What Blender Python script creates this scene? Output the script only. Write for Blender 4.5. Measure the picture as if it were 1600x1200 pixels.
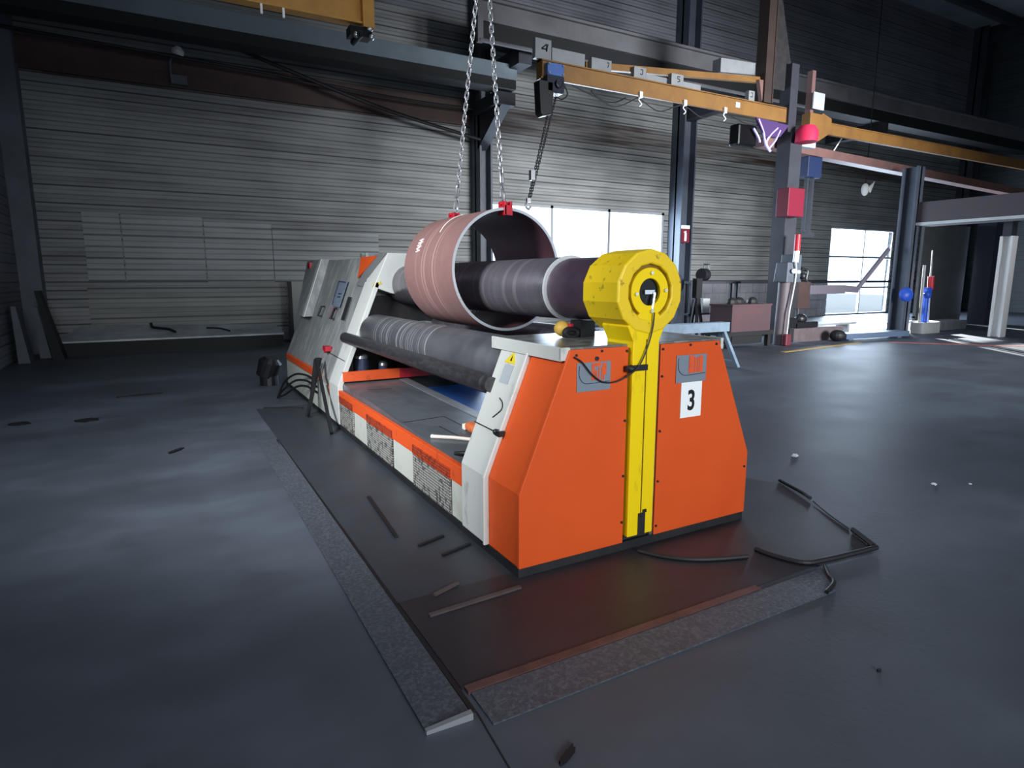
import bpy, math, random
from mathutils import Vector, Matrix
random.seed(7)
sc = bpy.context.scene
col = sc.collection
for o in list(bpy.data.objects):
    bpy.data.objects.remove(o)

# ------------------------------------------------------------------ camera
cam = bpy.data.cameras.new('camera'); cam_o = bpy.data.objects.new('camera', cam); col.objects.link(cam_o)
cam.sensor_width = 36.0; cam.lens = 21.79; cam.clip_end = 300
cam_o.location = (0, 0, 1.7)
cam_o.rotation_euler = (math.radians(90 - 9.667), 0, math.radians(-29.194))
sc.camera = cam_o
# ------------------------------------------------------------------ exposure, world, daylight
sc.view_settings.view_transform = 'Standard'; sc.view_settings.look = 'None'
sc.view_settings.exposure = 0.0; sc.view_settings.gamma = 1.0
sc.view_settings.use_curve_mapping = False
sc.cycles.use_denoising = True
sc.cycles.max_bounces = 8; sc.cycles.diffuse_bounces = 4; sc.cycles.glossy_bounces = 4
sc.cycles.transparent_max_bounces = 12
sc.cycles.sample_clamp_indirect = 6.0
w = bpy.data.worlds.new('daylight'); sc.world = w; w.use_nodes = True
bg = w.node_tree.nodes['Background']; bg.inputs[0].default_value = (0.75, 0.86, 1.0, 1); bg.inputs[1].default_value = 2.2

def area(name, loc, aim, sx, sy, power, color=(1, 1, 1), spread=180):
    l = bpy.data.lights.new(name, 'AREA'); l.shape = 'RECTANGLE'; l.size = sx; l.size_y = sy
    l.energy = power; l.color = color; l.spread = math.radians(spread)
    o = bpy.data.objects.new(name, l); col.objects.link(o); o.location = loc
    d = Vector(aim) - Vector(loc)
    o.rotation_euler = d.to_track_quat('-Z', 'Y').to_euler()
    return o
SKY = (0.72, 0.84, 1.0)
# daylight through the two glazed bays of the back wall
area('daylight_window', (12.9, 18.45, 2.7), (12.9, 0, 2.0), 7.0, 2.9, 1700, SKY)
area('daylight_gate', (28.95, 18.5, 2.0), (26.0, 0, 1.2), 5.0, 4.0, 2300, SKY)
# gate inferred behind the camera, then unseen fills added for wall, floor and machine side
area('daylight_rear_gate', (1.0, -9.2, 4.0), (2.7, 4.0, 1.45), 4.0, 3.5, 85, (0.95, 0.97, 1.0), 44)
area('back_wall_fill', (13.0, -9.2, 3.4), (14.0, 18.0, 3.4), 6.0, 4.0, 800, (0.95, 0.97, 1.0), 44)  # added unseen source to brighten the middle and right of the back wall
area('floor_band_fill', (-2.68, 5.2, 4.0), (0.0, 7.2, 0.0), 1.2, 1.6, 34, (0.86, 0.94, 1.0), 80)  # added unseen source for the pale bands on the left floor
area('machine_side_fill', (-2.68, 3.2, 3.8), (2.0, 5.5, 1.25), 1.1, 1.2, 84, (0.92, 0.96, 1.0), 66)  # added unseen source to brighten the machine's left faces
# added overhead fill for the floor; the ceiling has no openings
area('overhead_fill', (11.0, 5.0, 13.5), (11.0, 6.0, 0), 16, 4, 350, SKY, 100)
# low sun through the back gate, falling on the floor inside it
sp = bpy.data.lights.new('low_sun', 'SPOT'); sp.energy = 500000; sp.spot_size = math.radians(15); sp.spot_blend = 0.15
sp.shadow_soft_size = 0.08; sp.color = (1.0, 0.97, 0.92)
sp_o = bpy.data.objects.new('low_sun', sp); col.objects.link(sp_o)
sp_o.location = (36.0, 29.0, 5.6)
sp_o.rotation_euler = (Vector((21.6, 9.5, 0.3)) - Vector(sp_o.location)).to_track_quat('-Z', 'Y').to_euler()

# ------------------------------------------------------------------ materials
def lin(h):
    h = h.lstrip('#'); c = [int(h[i:i+2], 16) / 255 for i in (0, 2, 4)]
    return tuple(x / 12.92 if x <= 0.04045 else ((x + 0.055) / 1.055) ** 2.4 for x in c)
MATS = {}
def mat(name, c, rough=0.5, metal=0.0, c2=None, scale=4.0, amt=0.5, lo=0.4, hi=0.7, bump=0.0, bscale=60.0, stretch=(1, 1, 1), rvar=0.0, spec=0.5):
    """painted / worn surface: colour c, broken by patches of c2"""
    m = bpy.data.materials.new(name); m.use_nodes = True; MATS[name] = m
    nt = m.node_tree; N = nt.nodes; L = nt.links; b = N['Principled BSDF']
    c = lin(c) if isinstance(c, str) else c
    b.inputs['Base Color'].default_value = (*c, 1); b.inputs['Roughness'].default_value = rough
    b.inputs['Metallic'].default_value = metal; b.inputs['Specular IOR Level'].default_value = spec
    if c2 is not None or bump or rvar:
        tc = N.new('ShaderNodeTexCoord'); mp = N.new('ShaderNodeMapping'); L.new(tc.outputs['Object'], mp.inputs[0])
        mp.inputs['Scale'].default_value = stretch
        n1 = N.new('ShaderNodeTexNoise'); n1.inputs['Scale'].default_value = scale; n1.inputs['Detail'].default_value = 7
        n1.inputs['Roughness'].default_value = 0.62
        L.new(mp.outputs[0], n1.inputs['Vector'])
    if c2 is not None:
        c2 = lin(c2) if isinstance(c2, str) else c2
        r = N.new('ShaderNodeMapRange'); r.inputs[1].default_value = lo; r.inputs[2].default_value = hi
        r.inputs[3].default_value = 0; r.inputs[4].default_value = amt
        L.new(n1.outputs[0], r.inputs[0])
        mx = N.new('ShaderNodeMix'); mx.data_type = 'RGBA'
        mx.inputs[6].default_value = (*c, 1); mx.inputs[7].default_value = (*c2, 1)
        L.new(r.outputs[0], mx.inputs[0]); L.new(mx.outputs[2], b.inputs['Base Color'])
    if rvar:
        r2 = N.new('ShaderNodeMapRange'); r2.inputs[1].default_value = 0.3; r2.inputs[2].default_value = 0.7
        r2.inputs[3].default_value = max(0.05, rough - rvar); r2.inputs[4].default_value = min(1, rough + rvar)
        L.new(n1.outputs[0], r2.inputs[0]); L.new(r2.outputs[0], b.inputs['Roughness'])
    if bump:
        n2 = N.new('ShaderNodeTexNoise'); n2.inputs['Scale'].default_value = bscale; n2.inputs['Detail'].default_value = 3
        L.new(mp.outputs[0], n2.inputs['Vector'])
        bp = N.new('ShaderNodeBump'); bp.inputs['Strength'].default_value = bump; bp.inputs['Distance'].default_value = 0.01
        L.new(n2.outputs[0], bp.inputs['Height']); L.new(bp.outputs[0], b.inputs['Normal'])
    return m

def mth(nt, op, a, b=None, clamp=False):
    n = nt.nodes.new('ShaderNodeMath'); n.operation = op; n.use_clamp = clamp
    for i, x in enumerate((a, b)):
        if x is None: continue
        if isinstance(x, (int, float)): n.inputs[i].default_value = x
        else: nt.links.new(x, n.inputs[i])
    return n.outputs[0]

def cladding(name, c, cdark, period=0.2, rust=None, tint=0.35, axis='Z'):
    """horizontal sheet-metal cladding: grooves, uneven boards, soot"""
    m = bpy.data.materials.new(name); m.use_nodes = True; MATS[name] = m
    nt = m.node_tree; N = nt.nodes; L = nt.links; b = N['Principled BSDF']
    b.inputs['Roughness'].default_value = 0.55
    tc = N.new('ShaderNodeTexCoord'); sx = N.new('ShaderNodeSeparateXYZ'); L.new(tc.outputs['Object'], sx.inputs[0])
    z = mth(nt, 'DIVIDE', sx.outputs[axis], period)
    fr = mth(nt, 'FRACT', z); fl = mth(nt, 'FLOOR', z)
    wn = N.new('ShaderNodeTexWhiteNoise'); wn.noise_dimensions = '1D'; L.new(fl, wn.inputs['W'])
    groove = mth(nt, 'LESS_THAN', fr, 0.17)
    half = mth(nt, 'MULTIPLY', mth(nt, 'GREATER_THAN', fr, 0.56), mth(nt, 'LESS_THAN', fr, 0.64))
    nz = N.new('ShaderNodeTexNoise'); nz.inputs['Scale'].default_value = 0.45; nz.inputs['Detail'].default_value = 6
    L.new(tc.outputs['Object'], nz.inputs['Vector'])
    mp = N.new('ShaderNodeMapping'); mp.inputs['Scale'].default_value = (0.35, 1, 6); L.new(tc.outputs['Object'], mp.inputs[0])
    nz2 = N.new('ShaderNodeTexNoise'); nz2.inputs['Scale'].default_value = 1.1; nz2.inputs['Detail'].default_value = 5
    L.new(mp.outputs[0], nz2.inputs['Vector'])
    soot = mth(nt, 'MULTIPLY', mth(nt, 'SUBTRACT', nz.outputs[0], 0.42, True), 2.2, True)
    soot2 = mth(nt, 'MULTIPLY', mth(nt, 'SUBTRACT', nz2.outputs[0], 0.45, True), 2.4, True)
    g = mth(nt, 'ADD', mth(nt, 'MULTIPLY', groove, mth(nt, 'ADD', 0.4, mth(nt, 'MULTIPLY', mth(nt, 'POWER', wn.outputs['Value'], 1.6), 0.6))), mth(nt, 'MULTIPLY', half, 0.3), True)
    f = mth(nt, 'ADD', mth(nt, 'ADD', g, mth(nt, 'MULTIPLY', soot2, 0.55)), mth(nt, 'ADD', mth(nt, 'MULTIPLY', soot, 0.45), mth(nt, 'MULTIPLY', wn.outputs['Value'], tint * 0.5)), True)
    mx = N.new('ShaderNodeMix'); mx.data_type = 'RGBA'
    mx.inputs[6].default_value = (*lin(c), 1); mx.inputs[7].default_value = (*lin(cdark), 1)
    L.new(f, mx.inputs[0]); out = mx.outputs[2]
    if rust:
        z0, z1, rc = rust
        band = mth(nt, 'MULTIPLY', mth(nt, 'GREATER_THAN', sx.outputs[axis], z0), mth(nt, 'LESS_THAN', sx.outputs[axis], z1))
        m2 = N.new('ShaderNodeMix'); m2.data_type = 'RGBA'; m2.inputs[7].default_value = (*lin(rc), 1)
        L.new(out, m2.inputs[6]); L.new(mth(nt, 'MULTIPLY', band, mth(nt, 'ADD', 0.45, soot2), True), m2.inputs[0]); out = m2.outputs[2]
    L.new(out, b.inputs['Base Color'])
    bp = N.new('ShaderNodeBump'); bp.inputs['Strength'].default_value = 0.8; bp.inputs['Distance'].default_value = 0.02; bp.invert = True
    L.new(g, bp.inputs['Height']); L.new(bp.outputs[0], b.inputs['Normal'])
    return m

def perforated(name, c, chole, period=0.022):
    m = bpy.data.materials.new(name); m.use_nodes = True; MATS[name] = m
    nt = m.node_tree; N = nt.nodes; L = nt.links; b = N['Principled BSDF']; b.inputs['Roughness'].default_value = 0.6
    tc = N.new('ShaderNodeTexCoord'); sx = N.new('ShaderNodeSeparateXYZ'); L.new(tc.outputs['Object'], sx.inputs[0])
    d = []
    for ax in ('Y', 'Z'):
        f = mth(nt, 'SUBTRACT', mth(nt, 'FRACT', mth(nt, 'DIVIDE', sx.outputs[ax], period)), 0.5)
        d.append(mth(nt, 'MULTIPLY', f, f))
    hole = mth(nt, 'LESS_THAN', mth(nt, 'ADD', d[0], d[1]), 0.11)
    nz = N.new('ShaderNodeTexNoise'); nz.inputs['Scale'].default_value = 22; nz.inputs['Detail'].default_value = 6; L.new(tc.outputs['Object'], nz.inputs['Vector'])
    dirt = mth(nt, 'MULTIPLY', mth(nt, 'GREATER_THAN', nz.outputs[0], 0.56), 0.7)
    mx = N.new('ShaderNodeMix'); mx.data_type = 'RGBA'; mx.inputs[6].default_value = (*lin(c), 1); mx.inputs[7].default_value = (*lin(chole), 1)
    L.new(mth(nt, 'MAXIMUM', hole, dirt), mx.inputs[0]); L.new(mx.outputs[2], b.inputs['Base Color'])
    return m

def rolled(name, c, c2, ringscale, rough, metal, amt=0.6, ymin=None, ymax=None, cring='#8a8a8c'):
    """turned steel: rings around the Y axis, scuffs"""
    m = mat(name, c, rough, metal, c2, 3.0, amt, 0.35, 0.7, 0.05, 40, (1, 1, 1), 0.12)
    nt = m.node_tree; N = nt.nodes; L = nt.links; b = N['Principled BSDF']
    src = b.inputs['Base Color'].links[0].from_socket
    tc = [n for n in N if n.type == 'TEX_COORD'][0]
    sy = N.new('ShaderNodeSeparateXYZ'); L.new(tc.outputs['Object'], sy.inputs[0])
    nz = N.new('ShaderNodeTexNoise'); nz.noise_dimensions = '1D'; nz.inputs['Scale'].default_value = ringscale; nz.inputs['Detail'].default_value = 3; L.new(sy.outputs['Y'], nz.inputs['W'])
    k = mth(nt, 'MULTIPLY', mth(nt, 'SUBTRACT', nz.outputs[0], 0.54, True), 9.0, True)
    if ymin is not None:
        sx = N.new('ShaderNodeSeparateXYZ'); L.new(tc.outputs['Object'], sx.inputs[0])
        k = mth(nt, 'MULTIPLY', k, mth(nt, 'MULTIPLY', mth(nt, 'GREATER_THAN', sx.outputs['Y'], ymin), mth(nt, 'LESS_THAN', sx.outputs['Y'], ymax)))
    mx = N.new('ShaderNodeMix'); mx.data_type = 'RGBA'; L.new(src, mx.inputs[6]); mx.inputs[7].default_value = (*lin(cring), 1)
    L.new(mth(nt, 'MULTIPLY', k, 0.75), mx.inputs[0]); L.new(mx.outputs[2], b.inputs['Base Color'])
    return m

ORANGE = mat('orange_paint', '#da5620', 0.55, 0, '#c84a1a', 2.2, 0.5, 0.4, 0.75, 0.03, 30, spec=0.25)
ORANGE_OLD = mat('orange_paint_worn', '#dd5520', 0.5, 0, '#7a3018', 9, 0.8, 0.58, 0.75, 0.05, 30)
YELLOW = mat('yellow_paint', '#efcf0a', 0.5, 0, '#6f5a10', 5, 0.7, 0.6, 0.8, 0.06, 25, (2, 2, 0.6), spec=0.25)
YELLOW2 = mat('yellow_paint_scuffed', '#e6c40e', 0.5, 0, '#4a3c12', 16, 0.85, 0.6, 0.72, 0.08, 40)
WHITE = mat('offwhite_paint', '#c9cbc6', 0.5, 0, '#6a6a66', 7, 0.75, 0.6, 0.78, 0.05, 30, (1, 1, 0.5))
CREAM = mat('white_band_paint', '#c4c6bc', 0.5, 0, '#8f8d84', 4, 0.6, 0.5, 0.8, 0.04, 30)
GREYCAB = mat('grey_cabinet_paint', '#858888', 0.5, 0, '#b4b4ae', 6, 0.7, 0.48, 0.66, 0.06, 30, (1, 1.2, 0.3))
GREYSEC = mat('grey_bevel_paint', '#77797b', 0.5)
BLACK = mat('black_base', '#15161a', 0.6, 0, '#2b2a2c', 5, 0.7)
DARKIN = mat('machine_inside_dark', '#1c1c20', 0.75, 0, '#35302e', 6, 0.7)
DECK = mat('deck_plate_steel', '#6f757b', 0.42, 0.35, '#43474d', 3, 0.8, 0.4, 0.7, 0.05, 50, (1, 0.5, 1), 0.1)
DECKEDGE = mat('deck_edge_steel', '#868b90', 0.45, 0.3, '#5a5e64', 5, 0.6)
BLUEBED = mat('blue_bed_reflection', '#2a66b4', 0.3, 0.1, '#1d488a', 1.2, 0.6, 0.4, 0.7)  # sky and window reflection in the bed metal, put into the base colour
STEELROLL = rolled('roll_steel', '#6f6c73', '#57515b', 11, 0.36, 0.55, 0.7, None, None, '#807c80')
SIDEROLL = rolled('side_roll_steel', '#57585d', '#68696f', 26, 0.45, 0.45, 0.8, 2.0, 3.6, '#a8a8a8')
TUBE = mat('tube_dark_steel', '#3a3a3e', 0.4, 0.5, '#5a585a', 12, 0.7, 0.45, 0.7, 0.06, 60, (3, 1, 3))
RUSTSHELL = rolled('rusty_shell', '#94716d', '#7e5e5b', 20, 0.55, 0.2, 0.8, -0.25, 0.3, '#bd9890')
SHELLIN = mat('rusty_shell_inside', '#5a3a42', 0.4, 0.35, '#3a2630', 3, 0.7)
CUTEDGE = mat('cut_steel_edge', '#b9bdc2', 0.35, 0.6)
NECK = mat('roll_neck_steel', '#604e5c', 0.42, 0.5, '#46384a', 3, 0.8)
BRIGHT = mat('bright_steel', '#c9cdd0', 0.28, 0.9)
CAP = mat('cap_steel', '#747876', 0.3, 0.6, '#b4b7b3', 6, 0.9, 0.45, 0.65)
CHAIN = mat('chain_steel', '#b0b1b3', 0.35, 0.7)
RED = mat('red_paint', '#b8182a', 0.45, 0, '#7c1020', 12, 0.6)
REDBOX = mat('red_box_paint', '#70102a', 0.5)
PINK = mat('pink_red_cloth', '#c41c48', 0.7)
BLACKPLASTIC = mat('black_plastic', '#17171b', 0.45)
RUBBER = mat('black_rubber', '#101014', 0.6)
LOGOGREY = mat('logo_plate_grey', '#7d8894', 0.45, 0.2)
LOGOLINE = mat('logo_line_dark', '#2a3a4c', 0.5)
BOXGREY = mat('marker_box_grey', '#8b8e90', 0.5, 0, '#6d7072', 3, 0.6)
PAPER = mat('white_paper', '#eef4f4', 0.7)
INK = mat('black_ink', '#060608', 0.6)
LABEL = mat('label_grey', '#aab0b4', 0.5)
LABELBLUE = mat('label_bluegrey', '#7f8b9c', 0.5, 0, '#5b677c', 30, 0.8)
WARN = mat('warning_yellow', '#e0c828', 0.5)
PINKLBL = mat('pink_label', '#c8788a', 0.5)
HUB = mat('hub_black', '#0b0b0e', 0.35, 0.3)
BRONZE = mat('bronze_ring', '#8a6a1c', 0.4, 0.4, '#3a2c12', 10, 0.7)
JIB = mat('orange_jib_paint', '#86602f', 0.5, 0, '#6a482a', 2, 0.7, 0.4, 0.7)
JIBOLD = mat('rusty_boom_paint', '#7a5954', 0.6, 0, '#64504e', 3, 0.9)
CRANEY = mat('yellow_boom_paint', '#c08a3c', 0.5, 0, '#9c6c30', 3, 0.6)
COLD = mat('column_dark_paint', '#34363f', 0.6, 0, '#24252c', 1.5, 0.8)
COLG = mat('column_grey_paint', '#565c66', 0.55, 0, '#3c4048', 1.5, 0.8)
COLB = mat('column_blue_paint', '#4a525f', 0.6, 0, '#383f4a', 1.2, 0.8)
RUNB = mat('runway_beam_bluegrey', '#71808a', 0.5, 0, '#56626c', 0.8, 0.8)
RUNG = mat('runway_beam_grey', '#65666a', 0.6, 0, '#4d4c50', 0.8, 0.8)
RUSTB = mat('rust_brown_steel', '#46322e', 0.65, 0, '#302220', 2, 0.8)
PLATESTACK = mat('sheet_steel_pale', '#bcc2c8', 0.5, 0.0, '#7b828a', 1.2, 0.9, 0.4, 0.7)
PLATEDARK = mat('dark_steel_and_shade', '#0d0e12', 0.7)
CHECKER = mat('checker_strip_steel', '#484e56', 0.5, 0.2, '#6a7078', 55, 0.8, 0.45, 0.66, 0.3, 90)
BROWNPLATE = mat('brown_floor_plate', '#36353a', 0.45, 0.2, '#28282b', 1.8, 0.9, 0.4, 0.7, 0.04, 60)
DARKPLATE = mat('dark_floor_plate', '#3d444c', 0.45, 0.2, '#393a3d', 2.2, 0.9, 0.4, 0.7, 0.05, 60)
EDGEIRON = mat('rust_angle_iron', '#6a4a44', 0.55, 0.2, '#453634', 7, 0.8)
PALEBAR = mat('grey_brown_bar', '#5c5250', 0.5, 0.2, '#443c3c', 7, 0.8)
TRESTLE = mat('trestle_bluegrey_paint', '#8fa3b4', 0.5, 0, '#6d7f90', 4, 0.6)
BRICKS = mat('block_wall_grey', '#7c7c82', 0.8, 0, '#64646a', 2, 0.8)
BINRUST = mat('rusty_bin_steel', '#52383d', 0.6, 0.1, '#443639', 1.5, 0.9)
PALEGREY = mat('pale_grey_paint', '#b4b8b8', 0.5, 0, '#8a8e90', 2, 0.6)
LAMPWHITE = mat('lamp_white', '#f0f0ee', 0.4)
STRAPW = mat('lilac_webbing', '#b4a8f0', 0.6)
STRAPP = mat('purple_cloth', '#42285e', 0.7)
BLUEPL = mat('blue_plastic', '#2452c0', 0.45)
BRISTLE = mat('orange_bristle', '#d8713a', 0.8, 0, '#a84f26', 60, 0.7, 0.4, 0.6, 0.4, 120)
WOODW = mat('pale_wood_handle', '#e6dccf', 0.5)
LINEY = mat('yellow_floor_paint', '#c9a246', 0.6, 0, '#8b7a52', 3, 0.7)
LINER = mat('red_orange_floor_paint', '#c8593c', 0.6, 0, '#93563f', 3, 0.7)
CHALK = mat('white_chalk', '#e8e0dc', 0.9)
FRAMEW = mat('window_frame_grey', '#8c9094', 0.5)
CEILM = mat('ceiling_sheet', '#7c868c', 0.8, 0, '#5c6468', 0.5, 0.8)

def floor_material():
    m = bpy.data.materials.new('concrete_floor'); m.use_nodes = True; nt = m.node_tree; N = nt.nodes; L = nt.links; b = N['Principled BSDF']
    tc = N.new('ShaderNodeTexCoord')
    def noise(scale, det=6, st=(1, 1, 1)):
        mp = N.new('ShaderNodeMapping'); mp.inputs['Scale'].default_value = st; L.new(tc.outputs['Object'], mp.inputs[0])
        n = N.new('ShaderNodeTexNoise'); n.inputs['Scale'].default_value = scale; n.inputs['Detail'].default_value = det
        n.inputs['Roughness'].default_value = 0.6; L.new(mp.outputs[0], n.inputs['Vector']); return n.outputs[0]
    big = noise(0.35, 5, (0.6, 1.1, 1)); mid = noise(1.3, 6); fine = noise(26, 3)
    f = mth(nt, 'ADD', mth(nt, 'MULTIPLY', big, 0.8), mth(nt, 'MULTIPLY', mid, 0.2))
    cr = N.new('ShaderNodeValToRGB'); L.new(f, cr.inputs[0])
    e = cr.color_ramp.elements
    e[0].position = 0.32; e[0].color = (*lin('#35393f'), 1); e[1].position = 0.68; e[1].color = (*lin('#656d78'), 1)
    n_ = cr.color_ramp.elements.new(0.5); n_.color = (*lin('#4b515a'), 1)
    mx = N.new('ShaderNodeMix'); mx.data_type = 'RGBA'; L.new(cr.outputs[0], mx.inputs[6]); mx.inputs[7].default_value = (*lin('#373536'), 1)
    L.new(mth(nt, 'MULTIPLY', mth(nt, 'SUBTRACT', noise(0.8, 7), 0.54, True), 3.0, True), mx.inputs[0])
    L.new(mx.outputs[2], b.inputs['Base Color'])
    r = mth(nt, 'ADD', 0.36, mth(nt, 'MULTIPLY', mth(nt, 'ADD', big, mid), 0.17)); L.new(r, b.inputs['Roughness'])
    bp = N.new('ShaderNodeBump'); bp.inputs['Strength'].default_value = 0.12; bp.inputs['Distance'].default_value = 0.01
    L.new(fine, bp.inputs['Height']); L.new(bp.outputs[0], b.inputs['Normal'])
    return m
FLOORM = floor_material()
CLAD = cladding('wall_cladding', '#8b8d8c', '#2c2e30', 0.2, (6.2, 6.95, '#2a1a14'))
CLADUP = cladding('upper_wall_cladding', '#74767e', '#34363c', 0.2)
CLADNEW = cladding('pale_wall_cladding', '#989c9c', '#43474a', 0.27, None, 0.2)
CLADLOW = cladding('low_wall_cladding', '#84867f', '#3c3e3c', 0.24, None, 0.3)
PERFW = perforated('perforated_grey', '#a4a39c', '#22201f')
PERFO = perforated('perforated_orange', '#b8401c', '#5a2414')
def glass_material():
    m = bpy.data.materials.new('window_glass'); m.use_nodes = True; nt = m.node_tree; N = nt.nodes; L = nt.links
    N.remove(N['Principled BSDF']); o = N['Material Output']
    t = N.new('ShaderNodeBsdfTransparent'); t.inputs[0].default_value = (0.95, 0.98, 1, 1)
    g = N.new('ShaderNodeBsdfGlossy'); g.inputs['Roughness'].default_value = 0.03
    mx = N.new('ShaderNodeMixShader'); mx.inputs[0].default_value = 0.06
    L.new(t.outputs[0], mx.inputs[1]); L.new(g.outputs[0], mx.inputs[2]); L.new(mx.outputs[0], o.inputs[0]); return m
GLASS = glass_material()

# ------------------------------------------------------------------ mesh helpers
ORIGIN = {}
class MB:
    def __init__(s): s.v = []; s.f = []
    def add(s, verts, faces):
        k = len(s.v); s.v += [tuple(p) for p in verts]; s.f += [tuple(i + k for i in f) for f in faces]; return s
    def hull8(s, p):
        return s.add(p, [(0, 3, 2, 1), (4, 5, 6, 7), (0, 1, 5, 4), (1, 2, 6, 5), (2, 3, 7, 6), (3, 0, 4, 7)])
    def box(s, x0, x1, y0, y1, z0, z1):
        return s.hull8([(x0, y0, z0), (x1, y0, z0), (x1, y1, z0), (x0, y1, z0), (x0, y0, z1), (x1, y0, z1), (x1, y1, z1), (x0, y1, z1)])
    def bar(s, p, q, a, b, up=(0, 0, 1)):
        p = Vector(p); q = Vector(q); d = (q - p).normalized(); u = Vector(up)
        if abs(d.dot(u)) > 0.98: u = Vector((1, 0, 0))
        sx = d.cross(u).normalized() * a / 2; sz = sx.cross(d).normalized() * b / 2
        return s.hull8([p - sx - sz, p + sx - sz, q + sx - sz, q - sx - sz, p - sx + sz, p + sx + sz, q + sx + sz, q - sx + sz])
    def prism(s, poly, axis, a, b):
        """poly of (x,z) for axis 'y', (x,y) for 'z', (y,z) for 'x'"""
        def pt(p, t): return {'y': (p[0], t, p[1]), 'z': (p[0], p[1], t), 'x': (t, p[0], p[1])}[axis]
        n = len(poly); V = [pt(p, a) for p in poly] + [pt(p, b) for p in poly]
        F = [tuple(range(n))[::-1], tuple(range(n, 2 * n))] + [(i, (i + 1) % n, n + (i + 1) % n, n + i) for i in range(n)]
        return s.add(V, F)
    def cyl(s, p, q, r, r2=None, n=24, caps=True):
        p = Vector(p); q = Vector(q); d = (q - p).normalized(); r2 = r if r2 is None else r2
        u = d.orthogonal().normalized(); w_ = d.cross(u)
        ring = lambda c, R: [c + (u * math.cos(2 * math.pi * i / n) + w_ * math.sin(2 * math.pi * i / n)) * R for i in range(n)]
        F = [(i, (i + 1) % n, n + (i + 1) % n, n + i) for i in range(n)]
        if caps: F += [tuple(range(n))[::-1], tuple(range(n, 2 * n))]
        return s.add(ring(p, r) + ring(q, r2), F)
    def lathe(s, p, d, prof, n=32):
        """prof: (t along d, radius), closed with caps if radius 0"""
        p = Vector(p); d = Vector(d).normalized(); u = d.orthogonal().normalized(); w_ = d.cross(u); V = []; F = []
        for t, r in prof:
            V += [p + d * t + (u * math.cos(2 * math.pi * i / n) + w_ * math.sin(2 * math.pi * i / n)) * r for i in range(n)]
        for k in range(len(prof) - 1):
            F += [(k * n + i, k * n + (i + 1) % n, (k + 1) * n + (i + 1) % n, (k + 1) * n + i) for i in range(n)]
        F += [tuple(range(n))[::-1], tuple(range((len(prof) - 1) * n, len(prof) * n))]
        return s.add(V, F)
    def tube(s, pts, r, n=8, closed=False):
        P = [Vector(p) for p in pts]; m = len(P); V = []; F = []; u = None
        for k in range(m):
            a = P[(k - 1) % m] if (k or closed) else P[k]; b = P[(k + 1) % m] if (k < m - 1 or closed) else P[k]
            d = (b - a).normalized()
            u = d.orthogonal().normalized() if u is None else (u - d * u.dot(d)).normalized()
            w_ = d.cross(u)
            V += [P[k] + (u * math.cos(2 * math.pi * i / n) + w_ * math.sin(2 * math.pi * i / n)) * r for i in range(n)]
        for k in range(m if closed else m - 1):
            k2 = (k + 1) % m
            F += [(k * n + i, k * n + (i + 1) % n, k2 * n + (i + 1) % n, k2 * n + i) for i in range(n)]
        if not closed: F += [tuple(range(n))[::-1], tuple(range((m - 1) * n, m * n))]
        return s.add(V, F)
    def ball(s, c, rx, ry=None, rz=None, n=16, m=10):
        ry = ry or rx; rz = rz or rx; V = []; F = []
        for j in range(m + 1):
            t = math.pi * j / m
            V += [(c[0] + rx * math.sin(t) * math.cos(2 * math.pi * i / n), c[1] + ry * math.sin(t) * math.sin(2 * math.pi * i / n), c[2] - rz * math.cos(t)) for i in range(n)]
        for j in range(m):
            F += [(j * n + i, j * n + (i + 1) % n, (j + 1) * n + (i + 1) % n, (j + 1) * n + i) for i in range(n)]
        return s.add(V, F)
    def build(s, name, m, parent=None, bevel=0.0, smooth=False, kind=None, base=None):
        """verts are in world space; the object's origin becomes its parent's, or `base`"""
        org = ORIGIN[parent.name] if parent else Vector(base or (0, 0, 0))
        me = bpy.data.meshes.new(name); me.from_pydata([tuple(Vector(p) - org) for p in s.v], [], s.f); me.update()
        import bmesh
        bm = bmesh.new(); bm.from_mesh(me); bmesh.ops.remove_doubles(bm, verts=bm.verts, dist=1e-5)
        bmesh.ops.recalc_face_normals(bm, faces=bm.faces); bm.to_mesh(me); bm.free()
        o = bpy.data.objects.new(name, me); col.objects.link(o); me.materials.append(m)
        if parent: o.parent = parent
        else: o.location = org
        ORIGIN[o.name] = org
        if smooth:
            for p in me.polygons: p.use_smooth = True
            me.set_sharp_from_angle(angle=math.radians(38))
        if bevel:
            md = o.modifiers.new('bevel', 'BEVEL'); md.width = bevel; md.segments = 2; md.limit_method = 'ANGLE'; md.angle_limit = math.radians(35)
        if kind: o['kind'] = kind
        return o
def tag(o, label, cat, group=None, kind=None):
    o['label'] = label; o['category'] = cat
    if group: o['group'] = group
    if kind: o['kind'] = kind
    return o
def thing(name, label, cat, loc, group=None):
    o = bpy.data.objects.new(name, None); col.objects.link(o); o.location = loc; o.empty_display_size = 0.2
    ORIGIN[o.name] = Vector(loc); return tag(o, label, cat, group)
def struct(name, mb, m, **k): return mb.build(name, m, None, kind='structure', **k)
def box(*a): return MB().box(*a)
def curve_pts(ctrl, n=8):
    """Catmull-Rom through control points"""
    P = [Vector(p) for p in ctrl]; P = [P[0] * 2 - P[1]] + P + [P[-1] * 2 - P[-2]]; out = []
    for i in range(1, len(P) - 2):
        a, b, c, d = P[i-1:i+3]
        for k in range(n):
            t = k / n
            out.append(0.5 * ((2 * b) + (c - a) * t + (2 * a - 5 * b + 4 * c - d) * t * t + (3 * b - a - 3 * c + d) * t ** 3))
    out.append(P[-2]); return out

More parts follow.
